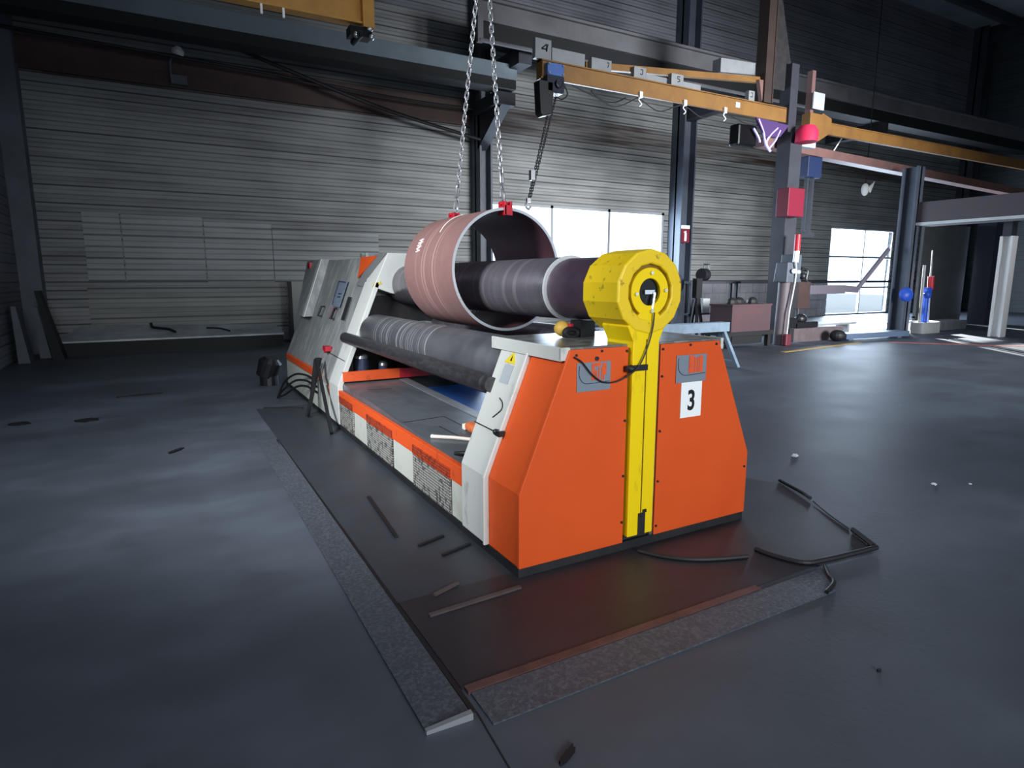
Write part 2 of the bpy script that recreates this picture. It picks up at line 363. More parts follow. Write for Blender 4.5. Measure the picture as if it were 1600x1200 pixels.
# ------------------------------------------------------------------ the hall
YW = 18.0
struct('floor', box(-2.95, 37.7, -9.6, 19.0, -0.3, 0), FLOORM)
struct('ceiling', box(-2.95, 37.7, -9.6, 18.3, 14.0, 14.25), CEILM)
wb = MB()
wb.box(-2.95, 9.2, YW, YW + 0.25, 0, 9.2); wb.box(9.2, 16.55, YW, YW + 0.25, 0, 1.1); wb.box(9.2, 16.55, YW, YW + 0.25, 4.1, 9.2)
wb.box(16.55, 26.5, YW, YW + 0.25, 0, 9.2); wb.box(26.5, 31.4, YW, YW + 0.25, 4.0, 9.2); wb.box(31.4, 37.7, YW, YW + 0.25, 0, 9.2)
struct('wall_back', wb, CLAD)
struct('wall_back_upper', box(-2.95, 37.7, YW, YW + 0.25, 9.2, 14.0), CLADUP)
wl = MB()   # left wall, with an unseen opening added for the fills beside it
wl.box(-2.95, -2.75, -9.6, 1.9, 0, 14.0); wl.box(-2.95, -2.75, 6.0, YW, 0, 14.0); wl.box(-2.95, -2.75, 1.9, 6.0, 0, 3.1); wl.box(-2.95, -2.75, 1.9, 6.0, 5.0, 14.0)
struct('wall_left', wl, CLADUP)
struct('wall_right', box(37.5, 37.7, -9.6, YW, 0, 14.0), cladding('dark_wall_cladding', '#3c4448', '#1c2022', 0.2))
wr = MB(); wr.box(-2.75, 37.5, -9.6, -9.4, 6.6, 14.0); wr.box(3.4, 9.5, -9.6, -9.4, 0, 6.6); wr.box(16.5, 37.5, -9.6, -9.4, 0, 6.6)
struct('wall_rear', wr, CLADUP)
struct('ground_outside', box(-10, 70, 19.0, 60, -0.4, -0.1), mat('yard_concrete', '#b8b8b4', 0.9))

# glazed bay: three panes in a grey frame
fr = MB(); x0, x1, z0, z1 = 9.2, 16.55, 1.1, 4.1
for x in (x0, 11.55, 13.95, x1 - 0.1): fr.box(x, x + 0.1, YW + 0.02, YW + 0.14, z0, z1)
fr.box(x0, x1, YW + 0.02, YW + 0.14, z0, z0 + 0.1); fr.box(x0, x1, YW + 0.02, YW + 0.14, z1 - 0.09, z1)
win1 = struct('window_1', fr, FRAMEW)
box(x0, x1, YW + 0.07, YW + 0.08, z0, z1).build('pane', GLASS, win1)
fr = MB(); x0, x1, z0, z1 = 26.5, 31.4, 0, 4.0
for x in (x0, 29.07, x1 - 0.06): fr.box(x, x + 0.06, YW + 0.02, YW + 0.14, z0, z1)
for z in (0, 1.24, 2.64, z1 - 0.08): fr.box(x0, x1, YW + 0.02, YW + 0.14, z, z + 0.08)
win2 = struct('window_2', fr, FRAMEW)
box(x0, x1, YW + 0.07, YW + 0.08, z0, z1).build('pane', GLASS, win2)
# pale repair cladding low on the wall, left of the machine
for k, (a, b, zz0, zz1, mm) in enumerate([(-1.5, -0.75, 1.62, 3.24, CLADNEW), (-0.72, 1.03, 1.62, 3.22, CLADNEW), (1.06, 2.68, 1.6, 3.12, CLADNEW), (2.7, 5.6, 1.66, 3.0, CLADNEW),
                                     (-1.55, 2.95, 0.5, 1.5, CLADLOW), (2.98, 5.6, 0.0, 1.6, CLADLOW)]):
    struct('trim_%d' % (k + 1), box(a, b, YW - 0.045, YW + 0.01, zz0, zz1), mm)
struct('trim_7', box(-2.75, 8.5, YW - 0.1, YW, 6.25, 6.95), RUSTB)        # rust-stained girt
struct('trim_8', box(16.9, 37.5, YW - 0.08, YW + 0.01, 1.5, 1.6), COLD)   # ledge over the block wall
bw = MB()
for r_ in range(4):
    for k in range(11):
        xx = 18.0 + k * 0.78 + (0.39 if r_ % 2 else 0)
        bw.box(xx, min(xx + 0.765, 26.45), YW - 0.09, YW + 0.01, r_ * 0.375, r_ * 0.375 + 0.362)
struct('trim_9', bw, BRICKS)
struct('corner_column', box(-2.75, -2.35, 17.5, YW, 0, 14), COLG)
def hcol(name, x, y, wx, wy, z1, m, m2):
    mb = MB(); t = 0.05
    mb.box(x, x + wx, y, y + t, 0, z1); mb.box(x, x + wx, y + wy - t, y + wy, 0, z1); mb.box(x + wx / 2 - t / 2, x + wx / 2 + t / 2, y, y + wy, 0, z1)
    return mb
# H-section wall columns
def wall_column(x, wx, mm):
    m = MB(); yy = 17.35; t = 0.06
    m.box(x, x + t, yy, YW, 0, 14); m.box(x + wx - t, x + wx, yy, YW, 0, 14); m.box(x, x + wx, yy + 0.28, yy + 0.36, 0, 14)
    return struct('column', m, mm)
wall_column(8.6, 0.42, COLG); wall_column(16.75, 0.62, COLB); wall_column(36.6, 0.6, COLD)
mbp = MB()
for k in range(5): mbp.box(-2.75, 37.5, 3.0 + k * 3.3, 3.25 + k * 3.3, 13.6, 14.0)
struct('ceiling_purlin_beam', mbp, COLD)
struct('ceiling_rafter_beam', MB().box(37.0, 37.4, -4, 18, 13.3, 14.0), COLD)

# blue-grey crane runway ending over the column, dark lower flange, bracket
rb = MB(); rb.box(-2.75, 8.95, 15.72, 16.0, 7.02, 7.42)
beam = struct('crane_runway_beam', rb, RUNB, bevel=0.01)
MB().box(-2.75, 8.9, 15.7, 16.25, 6.78, 7.02).build('lower_flange', PLATEDARK, beam)
br = MB(); br.box(8.45, 9.05, 16.0, 17.5, 6.45, 6.78); br.prism([(16.0, 6.45), (17.5, 6.45), (17.5, 5.5)], 'x', 8.6, 8.9)
struct('beam_bracket', br, COLD)
# long grey runway on the right, upper
r2 = MB(); r2.box(7.6, 37.5, 15.1, 15.45, 8.1, 8.55); r2.box(7.6, 37.5, 15.0, 15.75, 8.55, 8.62)
upper = struct('upper_runway_beam', r2, RUNG)
MB().box(7.6, 37.5, 15.2, 15.8, 7.7, 8.1).build('lower_flange', PLATEDARK, upper)
st = MB()
for x in (8.7, 16.9, 25.0): st.box(x, x + 0.4, 15.2, 17.6, 7.3, 7.72)
struct('runway_bracket_beam', st, COLD)
tag(MB().cyl((7.4, 14.9, 7.55), (20.0, 14.9, 7.55), 0.05, n=10).box(7.35, 7.5, 14.88, 14.98, 7.5, 8.55).build('conduit_pipe', RUNG), 'thin grey conduit pipe hung below the upper runway beam', 'pipe')
# sagging cables along the wall left of the column
for i, (pts, r_) in enumerate([([(-2.7, 17.2, 8.4), (2.0, 17.2, 7.15), (5.5, 17.2, 6.25), (8.6, 17.3, 5.75)], 0.05), ([(-2.7, 17.4, 6.9), (2.5, 17.4, 6.75), (6.0, 17.4, 6.6), (8.55, 17.4, 6.6)], 0.035)]):
    tag(MB().tube(curve_pts(pts), r_).build('wall_cable', RUBBER), ['thick black cable sloping down the cladding to the grey column', 'thin black cable running level along the rust band'][i], 'cable')
tag(MB().tube([(4.1, 14.6, 7.9), (8.9, 14.9, 9.6)], 0.05, 10).build('brace_rod', RUNG), 'grey diagonal brace rod rising past the hanging chains', 'rod')

# ------------------------------------------------------------------ plate rolling machine
XC = 2.57
m = thing('plate_rolling_machine', 'long orange and white plate rolling machine with yellow drop end in the hall', 'machine', (XC, 2.87, 0))
def mirror(p): return [(2 * XC - a, b) for a, b in reversed(p)]
half = [(1.65, 0.06), (1.65, 0.48), (1.98, 1.29)]
MB().box(1.648, 3.49, 2.875, 10.5, 0, 0.062).build('base_frame', BLACK, m)
# --- near end housing
inner = [(1.68, 0.06), (1.68, 0.48), (2.0, 1.27), (3.14, 1.27), (3.46, 0.48), (3.46, 0.06)]
MB().prism(inner, 'y', 3.1, 3.6).build('end_housing', DARKIN, m)
fpl = MB().prism([(1.65, 0.06), (2.40, 0.06), (2.40, 1.30), (1.98, 1.30), (1.65, 0.5)], 'y', 2.87, 2.895).build('front_panel', ORANGE, m, 0.004)
fpr = MB().prism([(2.655, 0.06), (3.50, 0.06), (3.50, 0.5), (3.16, 1.30), (2.655, 1.30)], 'y', 2.87, 2.895).build('front_panel', ORANGE, m, 0.004)
MB().box(2.40, 2.655, 2.9, 3.2, 0.0, 1.27).build('slot_back', DARKIN, m)
MB().box(2.625, 2.65, 2.88, 3.0, 0.05, 1.30).build('slot_liner', CAP, m)
def incl(x_off=0.0):
    return lambda z: 1.65 + x_off + (0.0 if z < 0.5 else (z - 0.5) * 0.33 / 0.8)
X_ = incl()
sp_ = MB()   # left side panel, vertical foot and leaning upper
def lean_panel(mb, y0, y1, z0, z1, xo, t=0.02):
    zs = sorted(set([z0, z1] + ([0.5] if z0 < 0.5 < z1 else [])))
    for a, b in zip(zs, zs[1:]):
        xa, xb = X_(a) + xo, X_(b) + xo
        mb.hull8([(xa, y0, a), (xa + t, y0, a), (xa + t, y1, a), (xa, y1, a), (xb, y0, b), (xb + t, y0, b), (xb + t, y1, b), (xb, y1, b)])
    return mb
lean_panel(MB(), 2.89, 3.27, 0.06, 1.285, 0.006).build('side_panel', ORANGE, m, 0.003)
pR = MB()
for a, b in ((0.06, 0.5), (0.5, 1.285)):
    xa, xb = 2 * XC - X_(a), 2 * XC - X_(b)
    pR.hull8([(xa - 0.02, 2.89, a), (xa, 2.89, a), (xa, 3.6, a), (xa - 0.02, 3.6, a), (xb - 0.02, 2.89, b), (xb, 2.89, b), (xb, 3.6, b), (xb - 0.02, 3.6, b)])
pR.build('side_panel', ORANGE, m)
post = lean_panel(MB(), 3.26, 3.62, 0.06, 1.29, -0.012, 0.05)
lean_panel(post, 3.255, 3.275, 0.06, 1.29, -0.03, 0.03)
post.build('frame_post', WHITE, m, 0.006)
MB().box(1.94, 3.2, 2.9, 3.74, 1.285, 1.312).build('cap_plate', CAP, m, 0.004)
MB().box(1.93, 1.95, 2.9, 3.74, 1.235, 1.314).box(1.93, 1.99, 2.885, 2.91, 1.24, 1.314).build('cap_flange', WHITE, m, 0.003)
MB().box(3.19, 3.215, 2.885, 3.74, 1.24, 1.314).build('cap_flange', WHITE, m, 0.003)
# screws along the edges of the front panels
for (x, z) in [(2.02, 1.27), (2.2, 1.285), (2.385, 1.275), (2.385, 1.12), (2.385, 0.85), (2.385, 0.5), (2.385, 0.2), (2.67, 1.27), (2.67, 1.1), (2.67, 0.75), (2.67, 0.42), (2.67, 0.12), (2.9, 1.285), (3.13, 1.28), (3.47, 0.4)]:
    MB().cyl((x, 2.87, z), (x, 2.862, z), 0.008, n=8).build('screw', BLACK, m)
# maker's plates: grey shield, orange bars, dark curved line
def logo_plate(xa, xb, za, zb, bars):
    p = MB().box(xa, xb, 2.863, 2.869, za, zb).build('maker_plate', LOGOGREY, m, 0.002)
    b = MB(); n = len(bars)
    for (u0, u1, v0, v1) in bars:
        b.box(xa + (xb - xa) * u0, xa + (xb - xa) * u1, 2.8605, 2.863, za + (zb - za) * v0, za + (zb - za) * v1)
    b.build('emblem_bars', ORANGE_OLD, p)
    L_ = lambda u, v: (xa + (xb - xa) * u, 2.861, za + (zb - za) * v)
    MB().tube(curve_pts([L_(0.06, 0.9), L_(0.05, 0.62), L_(0.1, 0.42), L_(0.22, 0.29), L_(0.4, 0.27), L_(0.96, 0.3)], 5), 0.0022, 6).build('emblem_line', LOGOLINE, p)
BARS = [(0.42, 0.5, 0.38, 0.97), (0.52, 0.58, 0.38, 0.72), (0.52, 0.7, 0.84, 0.97), (0.62, 0.66, 0.36, 0.8), (0.71, 0.75, 0.36, 0.82), (0.75, 0.86, 0.55, 0.95), (0.77, 0.8, 0.36, 0.55)]
logo_plate(2.025, 2.265, 1.055, 1.225, BARS)
logo_plate(2.785, 3.045, 1.045, 1.222, [(0.4, 0.56, 0.34, 0.97), (0.58, 0.66, 0.34, 0.9), (0.68, 0.72, 0.34, 0.9), (0.74, 0.86, 0.34, 0.94)])
MB().cyl((2.165, 2.87, 1.243), (2.165, 2.862, 1.243), 0.013, n=12).build('lock', BLACK, m)
pl = MB().box(2.835, 3.015, 2.864, 2.869, 0.815, 1.048).build('number_sign', PAPER, m); pl['label'] = 'white paper sign with a black 3'
fc = bpy.data.curves.new('numeral', 'FONT'); fc.body = '3'; fc.size = 0.175; fc.extrude = 0.0008; fc.offset = 0.0042; fc.align_x = 'CENTER'; fc.materials.append(INK)
tmp = bpy.data.objects.new('numeral_text', fc); col.objects.link(tmp); bpy.context.view_layer.update()
nm_ = bpy.data.meshes.new_from_object(tmp.evaluated_get(bpy.context.evaluated_depsgraph_get())); bpy.data.objects.remove(tmp)
fo = bpy.data.objects.new('numeral', nm_); col.objects.link(fo); fo.parent = pl
fo.location = Vector((2.925, 2.8628, 0.865)) - ORIGIN[m.name]; fo.rotation_euler = (math.pi / 2, 0, 0); fo.scale = (0.82, 1.04, 1)
# labels and latch on the near post
def on_lean(y, z, off=-0.016): return (X_(z) + off, y, z)
def lean_quad(y0, y1, z0, z1, off, t=0.003):
    return lean_panel(MB(), y0, y1, z0, z1, off, t)
def lean_poly(pts, off, t=0.004):
    P = [(X_(z) + off, y, z) for y, z in pts]; Q = [(a + t, b, c) for a, b, c in P]; n = len(P)
    return MB().add(P + Q, [tuple(range(n)), tuple(range(n, 2 * n))[::-1]] + [(i, (i + 1) % n, n + (i + 1) % n, n + i) for i in range(n)])
lean_poly([(3.52, 1.165), (3.38, 1.165), (3.44, 1.235)], -0.016).build('warning_sign', WARN, m)
lean_poly([(3.45, 1.18), (3.43, 1.18), (3.438, 1.215)], -0.018).build('warning_mark', INK, m)
lean_quad(3.385, 3.5, 1.04, 1.155, -0.016).build('instruction_label', LABEL, m)
MB().tube(curve_pts([on_lean(3.42, 0.95), on_lean(3.37, 0.93), on_lean(3.35, 0.89), on_lean(3.42, 0.83)]), 0.004, 6).build('chalk_scribble', BLACK, m)
lt = MB().ball(on_lean(3.3, 0.765, -0.03), 0.02).box(1.72, 1.76, 3.24, 3.3, 0.745, 0.78); lt.tube([on_lean(3.3, 0.765, -0.03), on_lean(3.62, 0.765, -0.02)], 0.004, 6)
lt.build('trip_wire_latch', BLACKPLASTIC, m)
# --- yellow drop end: arm, drum, ring, cover, hub
ZR, XR = 1.62, 2.53
arm = MB().prism([(2.415, 0.10), (2.617, 0.10), (2.617, 1.33), (2.66, 1.42), (2.60, 1.5), (2.46, 1.5), (2.37, 1.42), (2.415, 1.33)], 'y', 2.845, 3.1).build('drop_end_arm', YELLOW, m, 0.006)
MB().box(2.512, 2.518, 2.840, 2.846, 0.22, 1.34).build('weld_seam', BRONZE, arm)
nt_ = MB().box(2.495, 2.55, 2.838, 2.846, 0.10, 0.245); nt_.box(2.53, 2.56, 2.838, 2.846, 0.245, 0.265); nt_.build('foot_notch', BLACK, arm)
MB().box(2.36, 2.52, 2.83, 2.85, 1.155, 1.19).ball((2.39, 2.83, 1.172), 0.024).build('cable_clamp', BLACKPLASTIC, m)
def ngon_ring(mb, cx, cz, y0, y1, ro, ri, n, off=0.0):
    V = []; F = []
    for y in (y0, y1):
        for r in (ro, ri):
            V += [(cx + r * math.cos(2 * math.pi * (i + off) / n), y, cz + r * math.sin(2 * math.pi * (i + off) / n)) for i in range(n)]
    for i in range(n):
        j = (i + 1) % n
        F += [(i, j, n + j, n + i), (2 * n + i, 3 * n + i, 3 * n + j, 2 * n + j), (i, 2 * n + i, 2 * n + j, j), (n + i, n + j, 3 * n + j, 3 * n + i)]
    return mb.add(V, F)
dr = ngon_ring(MB(), XR, ZR, 2.84, 3.19, 0.252, 0.166, 14, 0.5).build('bearing_drum', YELLOW2, m, 0.012)
ngon_ring(MB(), XR, ZR, 2.868, 3.15, 0.167, 0.138, 40).build('bearing_ring', BRONZE, dr, smooth=True)
ngon_ring(MB(), XR, ZR, 2.846, 2.9, 0.144, 0.08, 40).build('bearing_cover', YELLOW, dr, 0.004, smooth=True)
MB().cyl((XR, 2.868, ZR), (XR, 2.91, ZR), 0.083, n=32).build('hub', HUB, dr)
for a in (90, 5, 185, 275):
    c = (XR + 0.113 * math.cos(math.radians(a)), 2.85, ZR + 0.113 * math.sin(math.radians(a)))
    MB().cyl(c, (c[0], 2.83, c[2]), 0.011, n=6).build('bolt', BRIGHT, dr)
MB().box(XR - 0.03, XR + 0.045, 2.856, 2.868, ZR - 0.012, ZR + 0.012).cyl((XR + 0.04, 2.85, ZR - 0.005), (XR + 0.02, 2.845, ZR - 0.1), 0.009, n=10).build('grease_nipple', BRIGHT, dr)
MB().tube(curve_pts([(2.0, 2.862, 1.262), (2.05, 2.852, 1.23), (2.12, 2.85, 1.155), (2.2, 2.85, 1.105), (2.29, 2.845, 1.1), (2.37, 2.835, 1.13), (2.44, 2.825, 1.18), (2.5, 2.825, 1.28), (2.54, 2.825, 1.4), (2.55, 2.825, 1.5)], 6), 0.0045, 8).build('sensor_cable', RUBBER, m)
MB().box(2.44, 2.56, 3.42, 3.54, 1.312, 1.42).build('stop_block', BLACKPLASTIC, m)
# --- rolls
rl = MB().lathe((XR, 3.15, 1.63), (0, 1, 0), [(0, 0.15), (0.02, 0.2), (0.62, 0.205), (0.64, 0.22), (4.2, 0.222), (4.25, 0.2)], 56).build('top_roll', STEELROLL, m, smooth=True)
ngon_ring(MB(), XR, 1.63, 3.67, 3.69, 0.229, 0.15, 56).build('roll_collar', mat('pale_collar', '#c8cacc', 0.4, 0.15), rl, smooth=True)
MB().lathe((XR, 3.14, 1.63), (0, 1, 0), [(0, 0.15), (0.02, 0.205), (0.5, 0.21), (0.515, 0.205)], 56).build('roll_neck', NECK, rl, smooth=True)
for nm, x in (('side_roll', 2.1), ('side_roll', 3.02)):
    MB().lathe((x, 3.55, 1.10), (0, 1, 0), [(0, 0.15), (0.1, 0.198), (3.35, 0.2), (3.42, 0.17), (3.7, 0.16)], 48).build(nm, SIDEROLL if x < 2.5 else STEELROLL, m, smooth=True)
MB().cyl((XR, 3.5, 0.86), (XR, 7.1, 0.86), 0.19, n=40).build('bottom_roll', NECK, m, smooth=True)
gb = MB().lathe((1.835, 3.56, 1.015), (0, 1, 0), [(0, 0.05), (0.06, 0.05), (0.07, 0.062), (1.0, 0.062), (1.005, 0.064), (1.3, 0.064), (1.305, 0.062), (3.74, 0.062), (3.78, 0.052)], 24)
gb.build('guide_bar', TUBE, m, smooth=True)
# --- side rail, grilles, deck
MB().box(1.655, 1.685, 3.6, 7.45, 0.06, 0.325).build('side_skirt', CREAM, m, 0.003)
sr = MB().box(1.645, 1.69, 3.6, 7.45, 0.325, 0.455).build('side_rail', ORANGE_OLD, m, 0.004)
for (a, b) in ((3.82, 4.56), (5.08, 5.85), (6.35, 6.92)):
    g_ = MB().box(1.64, 1.65, a, b, 0.07, 0.325).build('vent_grille', PERFW, m)
    MB().box(1.637, 1.646, a, b, 0.325, 0.40).build('upper_grille', PERFO, g_)
MB().box(3.46, 3.5, 3.6, 7.45, 0.06, 0.455).build('side_rail', ORANGE_OLD, m)
DZ = lambda y: 0.44 + (y - 3.6) * 0.026
MB().prism([(3.6, 0.38), (7.0, 0.38), (7.0, DZ(7.0)), (3.6, DZ(3.6))], 'x', 1.70, 2.36).build('deck', DECK, m)
sm_ = MB()
for (p, q) in (((1.72, 5.0), (2.12, 5.05)), ((2.12, 5.05), (2.14, 4.5)), ((1.95, 4.75), (1.98, 4.25)), ((1.85, 6.5), (2.1, 6.45))):
    MB().bar((*p, DZ(p[1]) + 0.0005), (*q, DZ(q[1]) + 0.0005), 0.012, 0.003).build('deck_seam', BLACK, m)
MB().prism([(3.6, 0.36), (7.0, 0.36), (7.0, DZ(7.0) + 0.005), (3.6, DZ(3.6) + 0.005)], 'x', 2.36, 2.47).build('deck_edge', DECKEDGE, m)
MB().box(2.47, 3.46, 3.6, 7.0, 0.33, 0.40).build('machine_bed', BLUEBED, m)
MB().box(1.7, 2.36, 6.93, 6.97, 0.55, 0.66).build('cross_bar', ORANGE_OLD, m)
MB().box(2.36, 3.3, 6.93, 6.97, 0.55, 0.66).build('cross_bar', RED, m)  # same bar's shadowed stretch, its shade put in as red
MB().box(1.69, 3.4, 6.97, 7.0, 0.40, 0.55).build('cross_plate', DARKIN, m)
# --- far frame and drive housing
fp = lean_panel(MB(), 6.95, 7.37, 0.06, 1.66, -0.012, 0.06)
fp.build('frame_post', WHITE, m, 0.006)
hd = MB().prism([(2.10, 1.60), (2.30, 1.53), (2.36, 1.52), (2.76, 1.52), (3.0, 1.6), (3.02, 1.66), (2.84, 1.985), (2.27, 1.985), (2.118, 1.655)], 'y', 6.95, 7.35)
hd.build('frame_head', WHITE, m, 0.008)
fr_ = MB()
for a, b in ((0.06, 0.5), (0.5, 1.66)):
    xa, xb = 2 * XC - X_(a), 2 * XC - X_(b)
    fr_.hull8([(xa - 0.06, 6.95, a), (xa, 6.95, a), (xa, 7.37, a), (xa - 0.06, 7.37, a), (xb - 0.06, 6.95, b), (xb, 6.95, b), (xb, 7.37, b), (xb - 0.06, 7.37, b)])
fr_.build('frame_post', WHITE, m)
body = [(1.67, 0.1), (1.67, 0.5), (2.275, 1.965), (2.86, 1.965), (3.47, 0.5), (3.47, 0.1)]
MB().prism(body, 'y', 7.3, 10.45).build('drive_housing', GREYCAB, m, 0.01)
MB().prism([(1.70, 0.4), (1.70, 0.5), (2.1, 1.5), (3.0, 1.5), (3.4, 0.5), (3.4, 0.4)], 'y', 7.2, 7.29).build('housing_inner_plate', DARKIN, m)
lean_poly([(7.375, 1.6), (7.375, 1.66), (6.96, 1.985), (7.4, 1.985), (7.75, 1.62)], -0.006).build('bevel_strip', GREYSEC, m)
lean_poly([(7.95, 1.965), (7.25, 1.965), (7.75, 1.70)], -0.012, 0.012).build('corner_panel', ORANGE, m)
MB().box(1.645, 1.675, 7.45, 10.3, 0.06, 0.42).build('housing_skirt', CREAM, m)
MB().box(1.635, 1.67, 7.88, 10.25, 0.44, 0.54).build('housing_rail', ORANGE_OLD, m, 0.01)
cd = MB()
P = [(9.55, 1.14), (10.2, 1.14), (10.9, 1.99), (9.8, 1.99)]
pp = [(X_(z) - 0.10, y, z) for y, z in P]; qq = [(X_(z) + 0.02, y, z) for y, z in P]
cd.hull8(pp + qq); dcab = cd.build('control_cabinet', GREYCAB, m, 0.008)
lean_poly([(9.55, 1.14), (9.68, 1.14), (9.93, 1.99), (9.8, 1.99)], -0.112, 0.012).build('door_edge', WHITE, dcab)
MB().box(2.1, 2.2, 10.4, 10.6, 1.86, 1.95).build('switch', RED, dcab)
lean_poly([(8.55, 1.33), (8.13, 1.33), (8.18, 1.66), (8.66, 1.68)], -0.008).build('diagram_plate', LABELBLUE, m)
dl = MB()
for a, b in (((8.62, 1.66), (8.53, 1.35)), ((8.62, 1.66), (8.25, 1.65)), ((8.4, 1.5), (8.25, 1.5)), ((8.4, 1.46), (8.25, 1.46))):
    dl.bar(on_lean(*a, -0.01), on_lean(*b, -0.01), 0.012, 0.012)
dl.build('diagram_lines', LOGOLINE, m)
lean_quad(8.36, 8.5, 1.19, 1.32, -0.008).build('pink_label', PINKLBL, m)
for y in (8.95, 8.24):
    MB().tube([on_lean(y, 1.31, 0), on_lean(y, 1.31, -0.05), on_lean(y, 1.18, -0.05), on_lean(y, 1.18, 0)], 0.014, 8).build('handle', BLACKPLASTIC, m)
sl = MB()
for k in range(3): sl.bar(on_lean(7.72 + k * 0.05, 1.19, -0.005), on_lean(7.76 + k * 0.05, 1.47, -0.005), 0.02, 0.012)
sl.build('vent_slit', BLACK, m)
lean_poly([(6.98, 1.60), (6.98, 1.66), (6.96, 1.63)], -0.02).build('warning_sign', WARN, m)
wg = MB().prism([(2.145, 1.635), (2.185, 1.635), (2.165, 1.675)], 'y', 6.944, 6.952); wg.build('warning_sign', WARN, m)
for y in (7.9, 8.1): MB().box(2.29, 2.33, y, y + 0.04, 1.96, 2.02).build('lifting_lug', CAP, m)
MB().ball(on_lean(7.93, 0.8, -0.03), 0.03).box(1.72, 1.8, 7.86, 8.0, 0.8, 0.86).build('trip_wire_switch', RED, m)
MB().tube([on_lean(7.9, 0.8, -0.03), on_lean(7.0, 0.78, -0.03)], 0.004, 6).build('trip_wire', RUBBER, m)
for x, z1, r in ((1.96, 0.84, 0.085), (2.22, 0.74, 0.06)):
    hc = MB().cyl((x, 7.09, 0.5), (x, 7.09, z1 - 0.05), r, n=20).build('hydraulic_cylinder', mat('cylinder_navy', '#39435a', 0.35, 0.3), m, smooth=True)
    MB().lathe((x, 7.09, z1 - 0.05), (0, 0, 1), [(0, r), (0.03, r * 0.9), (0.05, r * 0.5)], 20).build('cylinder_head', BRIGHT, hc, smooth=True)
for x, y, z in ((2.55, 6.6, 1.22), (2.42, 6.75, 1.2), (2.68, 6.5, 1.18)):
    MB().box(x, x + 0.1, y, y + 0.16, z - 0.2, z).build('roll_bearing_block', DECKEDGE, m, 0.01)

# ------------------------------------------------------------------ rolled steel shell and chain slings
ZS, RS = 1.768, 0.505
sh = thing('steel_pipe_shell', 'rusty red rolled steel ring hanging around the top roll from two chains', 'pipe section', (XR, 5.2, ZS - RS))
ngon_ring(MB(), XR, ZS, 4.605, 5.72, RS, RS - 0.012, 96).build('outer_shell', RUSTSHELL, sh, smooth=True)
ngon_ring(MB(), XR, ZS, 4.61, 5.715, RS - 0.012, RS - 0.022, 96).build('inner_face', SHELLIN, sh, smooth=True)
ngon_ring(MB(), XR, ZS, 4.6, 4.606, RS, RS - 0.022, 96).build('cut_edge', CUTEDGE, sh, smooth=True)
ck = MB(); rnd = random.Random(3)
def on_shell(a, y, off=0.002): return (XR + (RS + off) * math.cos(a), y, ZS + (RS + off) * math.sin(a))
for k in range(9):
    a = 2.55 + k * 0.028; ck.tube([on_shell(a, 5.42 + 0.03 * math.sin(k * 2.1)), on_shell(a + 0.025, 5.46 + 0.03 * math.cos(k * 3.3))], 0.006, 5)
ck.build('chalk_number', CHALK, sh); ck = MB()
for k in range(14):
    a = 1.75 + k * 0.05; ck.tube([on_shell(a, 5.28 - 0.012 * k), on_shell(a + 0.042, 5.27 - 0.012 * k)], 0.004, 5)
ck.build('chalk_line', CHALK, sh)

def link_loop(c, t, n_, half_len, half_w, r, mb, seg=12):
    """one oval link centred at c, long axis t, plane spanned by t and n_"""
    pts = []
    for i in range(seg):
        a = 2 * math.pi * i / seg
        x = math.cos(a) * half_w; y = math.sin(a) * half_w + (half_len - half_w) * (1 if math.sin(a) > 0 else -1)
        pts.append(c + t * y + n_ * x)
    mb.tube(pts, r, 6, True)
APEX = Vector((2.56, 5.05, 4.62))
def sling(bottom, label, g):
    b = Vector(bottom); t = (APEX - b).normalized(); s = thing('chain_sling', label, 'chain', tuple(b), g)
    n1 = t.orthogonal().normalized(); n2 = t.cross(n1); mb = MB(); L0 = 0.30; length = (APEX - b).length; pitch = 0.048
    for k in range(int((length - L0) / pitch)):
        link_loop(b + t * (L0 + k * pitch), t, n1 if k % 2 else n2, 0.0345, 0.016, 0.0058, mb)
    mb.build('chain_links', CHAIN, s, smooth=True)
    mb = MB(); link_loop(b + t * 0.235, t, n1, 0.07, 0.036, 0.009, mb, 20); link_loop(b + t * 0.22, t, (n1 + n2).normalized(), 0.05, 0.028, 0.008, mb, 20)
    mb.build('master_link', CHAIN, s, smooth=True)
    mb = MB(); hk = [b + t * 0.17 + n1 * 0.0, b + t * 0.12 + n1 * 0.05, b + t * 0.06 + n1 * 0.055, b + t * 0.03 + n1 * 0.02, b + t * 0.05 - n1 * 0.015]
    mb.tube(curve_pts(hk), 0.009, 8); mb.tube(curve_pts([b + t * 0.17, b + t * 0.12 - n1 * 0.04, b + t * 0.06 - n1 * 0.05]), 0.009, 8)
    mb.build('hook', CHAIN, s, smooth=True)
    return s
s1 = sling((XR, 4.68, ZS + RS + 0.02), 'steel chain sling holding the near end of the rusty ring', 'chain slings on the rusty ring')
s2 = sling((XR, 5.66, ZS + RS + 0.02), 'steel chain sling holding the far end of the rusty ring', 'chain slings on the rusty ring')
for s, y0, y1 in ((s1, 4.585, 4.70), (s2, 5.62, 5.735)):
    cl = MB(); z = ZS + RS
    for x in (XR - 0.035, XR + 0.018):
        cl.box(x, x + 0.018, y0, y1, z - 0.06, z + 0.05)
    cl.box(XR - 0.035, XR + 0.036, y0, y0 + 0.012, z - 0.06, z + 0.02) if y0 < 5 else cl.box(XR - 0.035, XR + 0.036, y1 - 0.012, y1, z - 0.06, z + 0.02)
    cl.cyl((XR - 0.05, (y0 + y1) / 2, z + 0.035), (XR + 0.05, (y0 + y1) / 2, z + 0.035), 0.014, n=12)
    cl.build('lifting_clamp', RED, s, 0.003)
